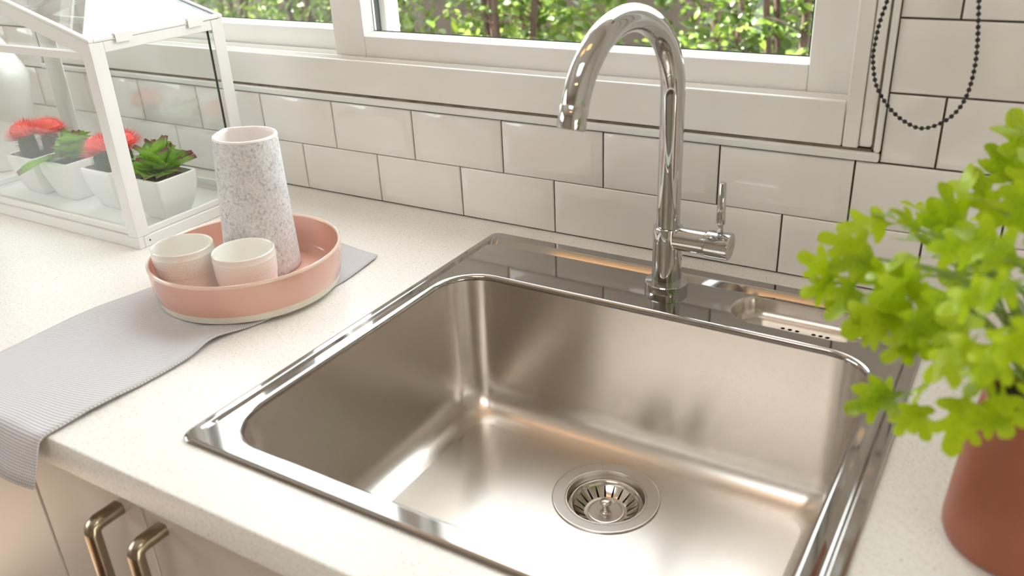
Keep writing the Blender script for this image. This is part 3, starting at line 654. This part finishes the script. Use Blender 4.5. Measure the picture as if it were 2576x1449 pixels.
def succulent(x, y, label, seed, lean=(0, 0), extra=()):
    rnd = random.Random(seed)
    t = thing('potted_succulent', label, 'plant', (x, y, 0.0112), 'four potted plants inside the greenhouse')
    obj('pot', pot_me, t); obj('soil', soil_me, t)
    rows = [(6, 0.12, 0.063, 1.05, 0.004), (5, 0.45, 0.068, 1.0, 0.004), (4, 0.85, 0.072, 0.98, 0.003), (3, 1.20, 0.074, 0.95, 0.002)]
    for r, (n, pit, z, s, rad_) in enumerate(rows):
        for k in range(n):
            az = 2 * PI * (k + 0.5 * (r % 2)) / n + rnd.uniform(-.2, .2)
            sc_ = s * rnd.uniform(.9, 1.1)
            reach = x + lean[0] + (rad_ + 0.050 * sc_ * max(0.55, math.cos(pit))) * math.cos(az) + 0.012 * abs(math.sin(az))
            if reach > 0.027: sc_ *= max(0.45, 1 - (reach - 0.027) / 0.05)
            if x < -0.1: sc_ = min(sc_, 0.80)
            lay(obj('leaf', rnd.choice(sleaf), t), (rad_ * math.cos(az) + lean[0], rad_ * math.sin(az) + lean[1], z), az, pit + 0.35 + rnd.uniform(-.1, .12), rnd.uniform(-.3, .3), sc_)
    for base, az, pit, roll, s in extra: lay(obj('leaf', sleaf[0], t), base, az, pit, roll, s)
    obj('stem', MB().lathe([(0.004, 0.056), (0.005, 0.066), (0.003, 0.082)], 10).mesh('stem', MAT['cactus']), t, (lean[0], lean[1], 0))
    return t
def cactus(x, y, label, seed, heads):
    rnd = random.Random(seed)
    t = thing('potted_cactus', label, 'plant', (x, y, 0.0112), 'four potted plants inside the greenhouse')
    obj('pot', pot_me, t); obj('soil', soil_me, t)
    for hx_, hy_, hz, tiltx, tilty, rr_ in heads:
        stem = MB(); zt = hz - PH + 0.012
        stem.lathe([(0.0125, 0.0), (0.0145, zt * 0.3), (0.0140, zt * 0.7), (0.0115, zt), (0.0001, zt + 0.002)], 14)
        for k in range(260):   # bristly spines
            a = rnd.uniform(0, 2 * PI); z = rnd.uniform(0.002, zt); r0 = 0.0138; d = Vector((math.cos(a), math.sin(a), rnd.uniform(-.1, .6))).normalized()
            p = Vector((r0 * math.cos(a), r0 * math.sin(a), z)); s_ = d.cross(Vector((0, 0, 1))).normalized() * 0.0007
            stem.add([p - s_, p + s_, p + d * rnd.uniform(0.004, 0.009)], [(0, 1, 2)])
        obj('cactus_stem', stem.mesh('cactus_stem', MAT['cactus'], 40), t, (hx_, hy_, PH - 0.012))
        fm = MB(); up = Vector((tiltx, tilty, 1)).normalized(); q = Vector((0, 0, 1)).rotation_difference(up)
        for k in range(900):   # dense brush of fine red filaments fanning up from a narrow base
            a = rnd.uniform(0, 2 * PI); el = math.asin(rnd.uniform(0.12, 1.0)); ln = rr_ * rnd.uniform(0.95, 1.2)
            d = Vector((math.cos(a) * math.cos(el), math.sin(a) * math.cos(el), math.sin(el) * 0.85)); s_ = d.cross(Vector((0.3, 0.2, 1))).normalized() * 0.00040
            o_ = Vector((0, 0, -rr_ * 0.12)); p0 = o_ + d * rr_ * 0.2; p1 = o_ + d * ln * 0.66; p2 = o_ + d * ln + Vector((0, 0, 0.16 * ln * (1 - math.sin(el)))) + Vector((rnd.uniform(-1, 1), rnd.uniform(-1, 1), rnd.uniform(-1, 1))) * 0.0012
            fm.add([q @ (p0 - s_), q @ (p0 + s_), q @ (p1 + s_ * .9), q @ (p1 - s_ * .9), q @ p2], [(0, 1, 2, 3), (3, 2, 4)])
        core = [(rr_ * 0.22, -rr_ * 0.12), (rr_ * 0.62, rr_ * 0.10), (rr_ * 0.66, rr_ * 0.28), (rr_ * 0.5, rr_ * 0.50), (rr_ * 0.25, rr_ * 0.60), (0.0001, rr_ * 0.62)]
        fm.lathe(core, 20)
        obj('flower_head', fm.mesh('flower_head', MAT['red']), t, (hx_, hy_, hz), kind='stuff')
    return t
cactus(-0.315, -0.2070, 'white square pot with two fluffy red cactus flowers, farthest left in the greenhouse', 11,
       [(-0.012, -0.008, 0.094, -0.28, -0.15, 0.034), (0.016, 0.016, 0.097, 0.25, 0.1, 0.030)])
succulent(-0.231, -0.2040, 'white pot of green toothed succulent standing between the two red cactus pots', 21, (0.004, 0.0),
          [((-0.012, -0.022, 0.066), -PI * 0.60, -0.02, 0.25, 1.15), ((0.01, 0.004, 0.078), -0.3, 0.9, 0.0, 1.0)])
cactus(-0.124, -0.2010, 'white square pot of red fluffy cactus flowers half hidden behind the corner post', 12,
       [(-0.010, -0.010, 0.090, -0.40, -0.25, 0.033), (0.012, 0.010, 0.094, 0.15, -0.1, 0.033)])
succulent(-0.0150, -0.2015, 'white pot of green succulent with maroon leaf tips, nearest the grey vase', 22, (0.006, 0.0),
          [((0.008, 0.0, 0.080), 0.0, 1.35, 0.1, 0.95), ((-0.005, -0.010, 0.067), -2.2, 0.25, 0.3, 1.05), ((0.0, 0.006, 0.068), 0.9, 0.6, 0.0, 1.0), ((0.0, -0.010, 0.067), -0.95, 0.30, -0.2, 0.9), ((-0.008, 0.0, 0.068), 2.8, 0.4, 0.1, 1.05)])

# white bottle beyond the greenhouse
bo = MB(); bo.lathe([(0.0001, 0.0), (0.050, 0.0), (0.054, 0.003), (0.0575, 0.06), (0.0635, 0.12), (0.069, 0.158), (0.0690, 0.166), (0.066, 0.176), (0.055, 0.200), (0.040, 0.232), (0.030, 0.250), (0.027, 0.262), (0.0275, 0.270), (0.025, 0.270), (0.0235, 0.26)], 48)
t = thing('ceramic_bottle', 'tall plain white bottle standing beyond the left end of the greenhouse', 'bottle', (-0.560, -0.128, 0.0003))
obj('body', bo.mesh('body', MAT['bottle'], 50), t)
obj('stopper', MB().lathe([(0.0228, 0.262), (0.0232, 0.272), (0.030, 0.274), (0.030, 0.284), (0.0001, 0.286)], 32).mesh('stopper', MAT['bottle'], 40), t)

# ================================================================== cloth, tray, vase, cups
def cloth():
    L_edge = catmull([(0.300, -0.1650), (0.262, -0.172), (0.215, -0.25), (0.178, -0.36), (0.159, -0.4346), (0.1545, -0.507), (0.1565, -0.575), (0.158, -0.646)], 6)
    R_edge = catmull([(0.3725, -0.1765), (0.3790, -0.22), (0.3825, -0.264), (0.378, -0.33), (0.3716, -0.3805), (0.3560, -0.4393), (0.3625, -0.4947), (0.3560, -0.646)], 6)
    n = len(L_edge); m_ = 26; vs_, uv, fs = [], [], []
    rows = []
    hang = [(-0.6500, -0.0004, 0), (-0.6545, -0.0035, 1), (-0.6575, -0.010, 2), (-0.6610, -0.021, 3), (-0.6660, -0.034, 4), (-0.6715, -0.0475, 5)]
    ln = 0.0
    for i in range(n + len(hang)):
        row = []
        for j in range(m_ + 1):
            u = j / m_
            if i < n:
                a, b_ = L_edge[i], R_edge[i]; x = a[0] + (b_[0] - a[0]) * u; y = a[1] + (b_[1] - a[1]) * u
                z = 0.0032 + 0.0006 * math.sin(x * 90 + y * 40)
                z += 0.0028 * max(0, min(1, (-0.405 - y) / 0.03)) * math.exp(-((u - 1) / 0.04) ** 2) * (0.35 + 0.65 * max(0, math.sin(y * 42 + 1.2))) 
                z += 0.0016 * max(0, min(1, (-0.43 - y) / 0.01)) * math.exp(-((y + 0.462 + 0.12 * (u - 1)) / 0.02) ** 2) * u
            else:
                hy_, hz, q = hang[i - n]; w_ = 0.15 * q / 5
                x = 0.158 + (0.3560 - 0.158) * u - 0.0005 * q + 0.002 * math.sin(u * 6) * q / 5
                y = hy_ - 0.004 * math.sin(u * 9 + 0.5) * q / 5; z = hz + 0.0035 + (0.006 * (1 - u)) * q / 5
            row.append((x, y, z))
        rows.append(row)
    vcoord = 0.0
    for i, row in enumerate(rows):
        if i: vcoord += (Vector(rows[i][m_]) - Vector(rows[i - 1][m_])).length * 0.5 + (Vector(rows[i][0]) - Vector(rows[i - 1][0])).length * 0.5
        for j, p in enumerate(row): vs_.append(p); uv.append((0.21 * j / m_, vcoord))
    for i in range(len(rows) - 1):
        for j in range(m_): a = i * (m_ + 1) + j; fs.append((a, a + 1, a + m_ + 2, a + m_ + 1))
    me = bpy.data.meshes.new('tea_towel'); me.from_pydata(vs_, [], fs); me.materials.append(MAT['cloth'])
    ul = me.uv_layers.new(name='UVMap')
    for lp_ in me.loops: ul.data[lp_.index].uv = uv[lp_.vertex_index]
    me.shade_smooth()
    o = obj('tea_towel', me); sd = o.modifiers.new('solidify', 'SOLIDIFY'); sd.thickness = 0.0022; sd.offset = 0
    return tag(o, 'grey and white check tea towel under the pink tray, hanging over the counter edge', 'towel')
cloth()

TZ0 = 0.0054; TCX, TCY = 0.2860, -0.3198
ty = thing('round_tray', 'round pink glazed ceramic tray with a cream foot, on the check tea towel', 'tray', (TCX, TCY, TZ0))
obj('foot', MB().lathe([(0.0001, 0.0), (0.1080, 0.0), (0.1100, 0.0012), (0.1118, 0.0090), (0.1122, 0.0100)], 96).mesh('foot', MAT['bisque'], 40), ty)
obj('bowl', MB().lathe([(0.1122, 0.0100), (0.1128, 0.0108), (0.1150, 0.0260), (0.1166, 0.0420), (0.1170, 0.0478)], 96).mesh('bowl', MAT['pink'], 40), ty)
obj('lip', MB().lathe([(0.1170, 0.0478), (0.1168, 0.0502), (0.1155, 0.0514), (0.1138, 0.0508), (0.1130, 0.0492)], 96).mesh('lip', MAT['pinkrim'], 60), ty)
obj('inside', MB().lathe([(0.1130, 0.0492), (0.1118, 0.030), (0.1100, 0.014), (0.1070, 0.0085), (0.1030, 0.0068), (0.095, 0.0064), (0.0001, 0.0064)], 96).mesh('inside', MAT['pink'], 50), ty)
TF = TZ0 + 0.0064

def vase():
    t = thing('jug_vase', 'tall tapered grey speckled jug with a pinched lip, standing in the pink tray', 'vase', (0.2705, -0.2825, TF + 0.0003))
    H_ = 0.1745; n = 72
    def loop(z, inset=0.0):
        k = z / H_; rx = 0.0478 - 0.0070 * k ** 0.9; ry = 0.0478 - 0.0105 * k ** 0.9; pts = []
        for i in range(n):
            a = 2 * PI * i / n; d = (a - (PI - 0.22) + PI) % (2 * PI) - PI
            pinch = 0.0078 * k ** 2 * math.exp(-(abs(d) / 0.26) ** 1.4)
            r = 1 / math.sqrt((math.cos(a) / rx) ** 2 + (math.sin(a) / ry) ** 2) + pinch - inset
            pts.append((r * math.cos(a) + 0.0012 * k, r * math.sin(a) + 0.006 * k, z))
        return pts
    zs = [0.0, 0.0012, 0.01, 0.04, 0.08, 0.12, 0.15, 0.166, 0.1722]
    lp = [loop(0.0, 0.0012)] + [loop(z) for z in zs[1:]]
    obj('body', MB().loft(lp, True).mesh('body', MAT['speckle'], 50), t)
    obj('lip', MB().loft([loop(0.1722), loop(0.1738, 0.0004), loop(H_, 0.0016), loop(H_, 0.0026), loop(0.1735, 0.0040), loop(0.1700, 0.0044)]).mesh('lip', MAT['vasein'], 60), t)
    ins = [loop(0.1700, 0.0044), loop(0.12, 0.0046), loop(0.06, 0.005), loop(0.008, 0.007)]
    obj('inside', MB().loft(ins, False, True).mesh('inside', MAT['vasein'], 50), t)
vase()

def cup_meshes():
    n = 132; zs = []; H_ = 0.0590; rows = []
    NZ = 44
    for i in range(NZ + 1):
        z = H_ * i / NZ; k = i / NZ; r0 = 0.0328 + 0.0036 * k ** 0.8; lp = []
        for j in range(n):
            a = 2 * PI * j / n; r = r0
            if 0.46 < k < 0.93:      # embossed band of small pearls on a raised lace ground
                e = min(1, (k - 0.46) / 0.03, (0.93 - k) / 0.03); r += 0.0004 * e
                row = (k - 0.49) / 0.058; rw = math.floor(row); ph = (a * 50 / (2 * PI) + 0.5 * (rw % 2))
                dd = ((row - rw - 0.5) ** 2 + (ph - math.floor(ph) - 0.5) ** 2) ** 0.5
                if 0 <= rw < 7: r += 0.0007 * max(0, 1 - (dd / 0.44) ** 2)
            if 0.40 < k < 0.47: r += 0.0004 * max(0, math.sin(a * 22)) * (1 - abs(k - 0.435) / 0.035)
            lp.append((r * math.cos(a), r * math.sin(a), z))
        rows.append(lp)
    outm = MB().loft([circ(0, 0, 0.0310, 0.0, n)] + [[(x, y, z + 0.0) for x, y, z in l] for l in rows[1:]], True).mesh('body', MAT['cup'], 60)
    rim_ = MB().lathe([(0.0364, H_), (0.0363, H_ + 0.0008), (0.0355, H_ + 0.0014), (0.0346, H_ + 0.0009), (0.0342, H_ - 0.001), (0.0330, 0.03), (0.0312, 0.008), (0.0290, 0.004), (0.0001, 0.0034)], 72).mesh('inside', MAT['cupin'], 50)
    return outm, rim_
co, ci = cup_meshes()
for (x, y), lb in (((0.2403, -0.3750), 'cream porcelain cup with an embossed band, at the near left edge of the pink tray'), ((0.3215, -0.3530), 'cream porcelain cup with an embossed band, in front of the speckled jug')):
    t = thing('porcelain_cup', lb, 'cup', (x, y, TF + 0.0003), 'two cups on the pink tray')
    obj('body', co, t); obj('inside', ci, t)

# ================================================================== potted herb at the right
PX, PY = 1.142, -0.379
hb = thing('potted_herb', 'bushy bright green herb in a terracotta coloured pot at the right end of the counter', 'plant', (PX, PY, 0.0))
obj('pot', MB().lathe([(0.0001, 0.0004), (0.0470, 0.0004), (0.0505, 0.0022), (0.0522, 0.0065), (0.0524, 0.012), (0.0505, 0.045), (0.0470, 0.085), (0.0435, 0.118), (0.0432, 0.1205), (0.0420, 0.1215), (0.0405, 0.1205), (0.0402, 0.108)], 72).mesh('pot', MAT['terracotta'], 50), hb)
obj('soil', MB().lathe([(0.0402, 0.110), (0.02, 0.112), (0.0001, 0.1125)], 32).mesh('soil', MAT['soil'], 50), hb)
def herb_leaf(seed):
    rnd = random.Random(seed)
    half = [(0.0, 0.0), (0.03, 0.12), (0.07, 0.22), (0.20, 0.24), (0.33, 0.33), (0.35, 0.43), (0.25, 0.46), (0.15, 0.46), (0.20, 0.56), (0.33, 0.68), (0.33, 0.79), (0.23, 0.80), (0.13, 0.74), (0.145, 0.85), (0.12, 0.95), (0.05, 1.0)]
    half = [(x * rnd.uniform(.92, 1.1) * (1.0 if x else 0), y) for x, y in half]
    other = [(-x * rnd.uniform(.9, 1.1), y + rnd.uniform(-.02, .02)) for x, y in reversed(half[1:])]
    out = catmull(half + other, 3, True)
    bm = bmesh.new(); vs_ = [bm.verts.new((x, y, 0)) for x, y in out]
    es = [bm.edges.new((vs_[i], vs_[(i + 1) % len(vs_)])) for i in range(len(vs_))]
    bmesh.ops.triangle_fill(bm, use_beauty=True, use_dissolve=False, edges=es)
    bmesh.ops.subdivide_edges(bm, edges=[e for e in bm.edges if len(e.link_faces) == 2 and e.calc_length() > 0.16], cuts=1)
    bmesh.ops.triangulate(bm, faces=bm.faces)
    me = bpy.data.meshes.new('leaf'); ul = bm.loops.layers.uv.new('UVMap')
    for fc_ in bm.faces:
        for lp_ in fc_.loops:
            c = lp_.vert.co; lp_[ul].uv = (c.x + 0.5, 0.25 + 0.55 * min(1, abs(c.x) * 1.6) + 0.15 * c.y)
    for v_ in bm.verts:
        x, y = v_.co.x, v_.co.y; v_.co.z = 0.22 * abs(x) ** 1.3 - 0.20 * y * y + 0.035 * math.sin(9 * y + 6 * x + seed)
    bm.to_mesh(me); bm.free(); me.materials.append(MAT['herb']); me.shade_smooth(); return me
hl_me = [herb_leaf(s) for s in (1, 2, 3, 4)]
HERB_LEAVES=[
(1.0022, -0.4049, 0.1931, 0.9771, -0.422, 0.2142, 10),
(1.0009, -0.4053, 0.1939, 0.9867, -0.4348, 0.1925, -30),
(1.0374, -0.3671, 0.2203, 1.0128, -0.37, 0.2425, 40),
(1.0263, -0.3696, 0.2282, 0.9948, -0.3895, 0.2284, -20),
(1.0462, -0.3794, 0.2235, 1.0248, -0.3814, 0.2438, 20),
(1.0181, -0.3872, 0.2065, 0.9835, -0.3997, 0.2231, 0),
(1.0271, -0.3945, 0.2067, 0.9981, -0.4214, 0.215, 30),
(1.0136, -0.4135, 0.2, 0.9976, -0.4369, 0.1881, 0),
(1.0272, -0.4146, 0.1944, 1.0025, -0.4487, 0.1852, 20),
(1.0559, -0.4164, 0.217, 1.03, -0.4482, 0.2014, -10),
(1.0495, -0.4254, 0.1968, 1.0212, -0.4619, 0.1872, 10),
(1.0517, -0.3976, 0.22, 1.0158, -0.4193, 0.2218, 60),
(1.0395, -0.4263, 0.1832, 1.0178, -0.4506, 0.1764, 0),
(1.0655, -0.4377, 0.1804, 1.0414, -0.4638, 0.1731, 10),
(1.0635, -0.3611, 0.2017, 1.0525, -0.3404, 0.2502, 10),
(1.0575, -0.3434, 0.1933, 1.0409, -0.3199, 0.2299, -15),
(1.0779, -0.3137, 0.2228, 1.0688, -0.2996, 0.2575, 20),
(1.0747, -0.2832, 0.2336, 1.0853, -0.2581, 0.2658, 0),
(1.0945, -0.2862, 0.2524, 1.0781, -0.2751, 0.2901, -20),
(1.071, -0.3482, 0.216, 1.0429, -0.3596, 0.2274, 0),
(1.0551, -0.4515, 0.1449, 1.0306, -0.4813, 0.1428, 0),
(1.0543, -0.4489, 0.1386, 1.0314, -0.4645, 0.1484, 20),
(1.0613, -0.4497, 0.1411, 1.0735, -0.4657, 0.1225, 10),
(1.0635, -0.4483, 0.141, 1.0573, -0.4687, 0.1237, -10),
(1.0909, -0.4577, 0.1632, 1.0887, -0.489, 0.1338, 0),
(1.1065, -0.477, 0.1812, 1.1166, -0.4926, 0.1541, 10),
(1.0783, -0.4503, 0.1671, 1.063, -0.4697, 0.1502, 50),
(1.0752, -0.4362, 0.2183, 1.0594, -0.4733, 0.1939, 0),
(1.0815, -0.4478, 0.2141, 1.0759, -0.4783, 0.1898, 20),
(1.0912, -0.4558, 0.2353, 1.0762, -0.4869, 0.2205, -20),
(1.0965, -0.4027, 0.2304, 1.0731, -0.4168, 0.2316, 30),
(1.0972, -0.3267, 0.2245, 1.0681, -0.3359, 0.2408, 10),
(1.1055, -0.4789, 0.2481, 1.0885, -0.5063, 0.2421, 0),
(1.1072, -0.5014, 0.2298, 1.0983, -0.5318, 0.2095, 10),
(1.1076, -0.3801, 0.2345, 1.086, -0.3653, 0.2614, 0),
(1.0913, -0.4619, 0.2016, 1.075, -0.496, 0.1829, 0),
(1.0821, -0.3766, 0.223, 1.0612, -0.3812, 0.2381, 0),
(1.0531, -0.4022, 0.1989, 1.0318, -0.4163, 0.2093, 0),
(1.0743, -0.4363, 0.1961, 1.049, -0.4657, 0.1958, 15),
(1.1197, -0.5123, 0.2428, 1.106, -0.541, 0.2308, 0),
(1.0929, -0.2848, 0.2336, 1.0714, -0.2801, 0.2657, 0),
(1.0677, -0.4248, 0.2006, 1.0477, -0.4396, 0.2085, -25),
(1.0439, -0.3931, 0.202, 1.0152, -0.4171, 0.2034, -35),
(1.0898, -0.4497, 0.1785, 1.0644, -0.4727, 0.1894, 0),
(1.1056, -0.4806, 0.1989, 1.0917, -0.5081, 0.1892, 20),
]

def frame_from(base, tip, roll):
    y = (tip - base); s = y.length * 1.02; y = y.normalized()
    up = Vector((0.35, -0.75, 0.62)); x = y.cross(up).normalized(); z = x.cross(y)
    M_ = Matrix(((x.x, y.x, z.x, base.x), (x.y, y.y, z.y, base.y), (x.z, y.z, z.z, base.z), (0, 0, 0, 1)))
    return M_ @ Matrix.Rotation(math.radians(roll * 1.4 + rnd.uniform(-28, 28)), 4, 'Y') @ Matrix.Rotation(rnd.uniform(-.25, .25), 4, 'X') @ Matrix.Scale(s, 4)
rnd = random.Random(5); root = Vector((PX, PY, 0.0)); crown = Vector((PX, PY, 0.115))
stems = 0
def stem_to(p, r=0.0011):
    mid = crown + (p - crown) * 0.5 + Vector((0, 0, 0.035)); a = crown + Vector((rnd.uniform(-.012, .012), rnd.uniform(-.012, .012), 0)) - Vector((0, 0, 0.004))
    pts = [root * 0 + (Vector(q) - root) for q in catmull([tuple(a), tuple(mid), tuple(p)], 5)]
    obj('stem', MB().tube(pts, [r * 1.3] * 4 + [r] * (len(pts) - 4), 6).mesh('stem', MAT['herbstem'], 60), hb)
herb_list = [(Vector(q[0:3]), Vector(q[3:6]), q[6]) for q in HERB_LEAVES]
for k in range(92):
    az = rnd.uniform(0, 2 * PI); el = rnd.uniform(-0.25, 1.35); rr_ = rnd.uniform(0.04, 0.125)
    b_ = Vector((PX + 0.010, PY + 0.01, 0.180)) + Vector((math.cos(az) * math.cos(el) * rr_, math.sin(az) * math.cos(el) * rr_, math.sin(el) * rr_ * 0.85))
    if (b_ - Vector(cam.location)).length < 0.42: continue
    d = (b_ - Vector((PX, PY, 0.15))).normalized() + Vector((rnd.uniform(-.5, .5), rnd.uniform(-.5, .5), rnd.uniform(-.7, .3)))
    herb_list.append((b_, b_ + d.normalized() * rnd.uniform(0.032, 0.050), rnd.uniform(-50, 50)))
for k, (b_, t_, ro) in enumerate(herb_list):
    o = obj('leaf', hl_me[k % 4], hb); o.matrix_local = Matrix.Translation(-root) @ frame_from(b_, t_, ro)
    if k % 3 == 0 or k < 6: stem_to(b_)

# ================================================================== blind chain by the right jamb
ch_pts = [(0.9475, 0.3450), (0.9461, 0.329), (0.9417, 0.306), (0.9398, 0.2824), (0.9402, 0.2705), (0.946, 0.2467), (0.9569, 0.2291), (0.9702, 0.2158), (0.9848, 0.2072), (0.9965, 0.2047), (1.0105, 0.2102), (1.0232, 0.222), (1.031, 0.2394), (1.0338, 0.2649), (1.0324, 0.2912), (1.027, 0.3312), (1.0255, 0.3500)]
ch_pts = [(0.975, 0.80), (0.9700, 0.60), (0.9570, 0.42)] + ch_pts + [(1.012, 0.45), (0.995, 0.62), (0.991, 0.80)]
path = [Vector((x, -0.03, z)) for x, z in catmull(ch_pts, 12)]
ct = thing('blind_chain', 'black bead blind chain hanging in a loop by the right window jamb', 'chain', (0.983, -0.03, 0.80))
org = Vector((0.983, -0.03, 0.80))
obj('cord', MB().tube([p - org for p in path], 0.0007, 6).mesh('cord', MAT['bead'], 60), ct)
bm_ = bmesh.new(); bmesh.ops.create_icosphere(bm_, subdivisions=2, radius=0.0024); bead_me = bpy.data.meshes.new('bead'); bm_.to_mesh(bead_me); bm_.free(); bead_me.materials.append(MAT['bead']); bead_me.shade_smooth()
acc = 0.0
for a, b_ in zip(path[:-1], path[1:]):
    seg = (b_ - a).length
    while acc < seg:
        p = a + (b_ - a) * (acc / seg)
        if p.z < 0.55: obj('bead', bead_me, ct, p - org)
        acc += 0.0060
    acc -= seg
br_ = MB(); br_.box(-0.03, 0.03, -0.012, 0.0325, -0.006, 0.012); obj('bracket', br_.mesh('bracket', MAT['bead']), ct, bevel=0.002)

# ================================================================== garden outside
structure('ground', MB().box(-9, 6, 0.2, 9, FL - 0.35, FL - 0.25).mesh('ground', MAT['ground']))
structure('wall_garden', MB().box(-9, 6, 3.95, 4.1, FL - 0.25, 0.75).mesh('wall_garden', MAT['gwall']))
def garden_leaf(seed):
    rnd = random.Random(seed); vs_, uv, fs = [], [], []; n = 6
    for i in range(n + 1):
        t = i / n; wv = 0.29 * math.sin(PI * (0.06 + 0.94 * t)) ** 0.75 * (1.15 - 0.35 * t)
        if i == n: wv = 0.003
        for u in (-1, 0, 1):
            vs_.append((u * wv, t, 0.10 * abs(u) * wv * 2 - 0.18 * t * t)); uv.append(((u + 1) / 2, 0.3 + 0.4 * t))
    for i in range(n):
        for j in range(2): a = i * 3 + j; fs.append((a, a + 1, a + 4, a + 3))
    return vs_, fs, uv
gv, gf, guv = garden_leaf(1)
def leaf_me(name):
    me = bpy.data.meshes.new(name); me.from_pydata(gv, [], gf); me.materials.append(MAT['hedge']); ul = me.uv_layers.new(name='UVMap')
    for lp_ in me.loops: ul.data[lp_.index].uv = guv[lp_.vertex_index]
    me.shade_smooth(); return me
gl_me = leaf_me('leaf')
def rot_rand(rnd, up=0.5):
    d = Vector((rnd.uniform(-1, 1), rnd.uniform(-1.0, 0.5), rnd.uniform(-.8, .6))).normalized()
    nrm = Vector((rnd.uniform(-.6, .6), rnd.uniform(-.9, .3), up + rnd.uniform(0, .7)))
    x = d.cross(nrm).normalized(); z = x.cross(d)
    return Matrix(((x.x, d.x, z.x), (x.y, d.y, z.y), (x.z, d.z, z.z))).to_4x4()
def shrub(x, y, label, seed, nleaf, top=0.95, band=0.45):
    rnd = random.Random(seed); gz = FL - 0.25
    t = thing('garden_shrub', label, 'shrub', (x, y, gz), 'leafy shrubs in the garden outside the window')
    stems = []
    for k in range(5):
        a = 2 * PI * k / 5 + rnd.uniform(-.3, .3); sp = rnd.uniform(0.12, 0.32)
        P = [(rnd.uniform(-.05, .05), rnd.uniform(-.05, .05), 0), (math.cos(a) * sp * .35, math.sin(a) * sp * .25, 0.6), (math.cos(a) * sp * .8, math.sin(a) * sp * .5, 1.2), (math.cos(a) * sp, math.sin(a) * sp * .7, top - gz - 0.2)]
        P = catmull(P, 5); stems.append(P)
        obj('trunk', MB().tube(P, [0.020 - 0.012 * i / len(P) for i in range(len(P))], 8).mesh('trunk', MAT['bark'], 60), t)
    # twigs with leaves in the band the window shows
    made = 0
    while made < nleaf:
        P = stems[rnd.randrange(5)]; zz = rnd.uniform(0.80, 1.32); i = min(range(len(P)), key=lambda q: abs(P[q][2] - zz)); p0 = Vector(P[i])
        a = rnd.uniform(-PI, 0.25) if rnd.random() < .75 else rnd.uniform(0, PI); ln = rnd.uniform(0.08, 0.30)
        d = Vector((math.cos(a), math.sin(a) * 0.75, rnd.uniform(-.12, .35))); p1 = p0 + d * ln
        if rnd.random() < 0.5: obj('twig', MB().tube([p0, p0 + d * ln * .5 + Vector((0, 0, .01)), p1], [0.004, 0.003, 0.0015], 5).mesh('twig', MAT['bark']), t)
        for q in range(rnd.randint(4, 7)):
            s = rnd.uniform(0.030, 0.052); p = p0 + (p1 - p0) * rnd.uniform(0.5, 1.05) + Vector((rnd.uniform(-.03, .03), rnd.uniform(-.03, .03), rnd.uniform(-.03, .03)))
            o = obj('leaf', gl_me, t); o.matrix_local = Matrix.Translation(p) @ rot_rand(rnd) @ Matrix.Scale(s, 4); made += 1
    mb = MB(); uvl = []      # the rest of the foliage, above and below the band in view
    for k in range(3400):
        a = rnd.uniform(0, 2 * PI); r = math.sqrt(rnd.random()) * 0.48; zz = rnd.uniform(0.35, top - gz)
        if 0.86 < zz < 1.28 and rnd.random() < band: continue
        sh = 1.0 - 0.35 * max(0, (zz - 1.5) / max(0.1, top - gz - 1.5))
        M_ = Matrix.Translation((math.cos(a) * r * sh, (abs(math.sin(a)) if 0.86 < zz < 1.28 else math.sin(a)) * r * .8 * sh, zz)) @ rot_rand(rnd) @ Matrix.Scale(rnd.uniform(0.04, 0.065), 4)
        mb.add([M_ @ Vector(v_) for v_ in gv], gf); uvl += guv
    me = bpy.data.meshes.new('foliage'); me.from_pydata(mb.v, [], mb.f); me.materials.append(MAT['hedge']); ul = me.uv_layers.new(name='UVMap')
    for lp_ in me.loops: ul.data[lp_.index].uv = uvl[lp_.vertex_index]
    me.shade_smooth(); obj('foliage', me, t, kind='stuff')
shrub(0.36, 2.15, 'leafy green shrub outside the window, seen right of the faucet', 31, 290)
shrub(-0.80, 2.10, 'leafy green shrub outside, in the middle of the right window pane', 32, 290)
shrub(-1.96, 2.20, 'leafy green shrub outside, at the left end of the right window pane', 33, 290)
shrub(-3.12, 2.15, 'leafy green shrub outside the left window pane, right above the greenhouse roof', 34, 290)
shrub(-0.24, 3.25, 'leafy shrub by the garden wall, seen through the bend of the faucet spout', 41, 160, 0.9, 0.6)
shrub(-1.40, 3.25, 'leafy shrub by the garden wall, left of the faucet spout', 42, 160, 0.9, 0.6)
shrub(-2.56, 3.25, 'leafy shrub by the garden wall, behind the left edge of the right window pane', 43, 160, 0.9, 0.6)
shrub(-3.72, 3.25, 'leafy shrub by the garden wall, seen in the left window pane', 44, 160, 0.9, 0.6)
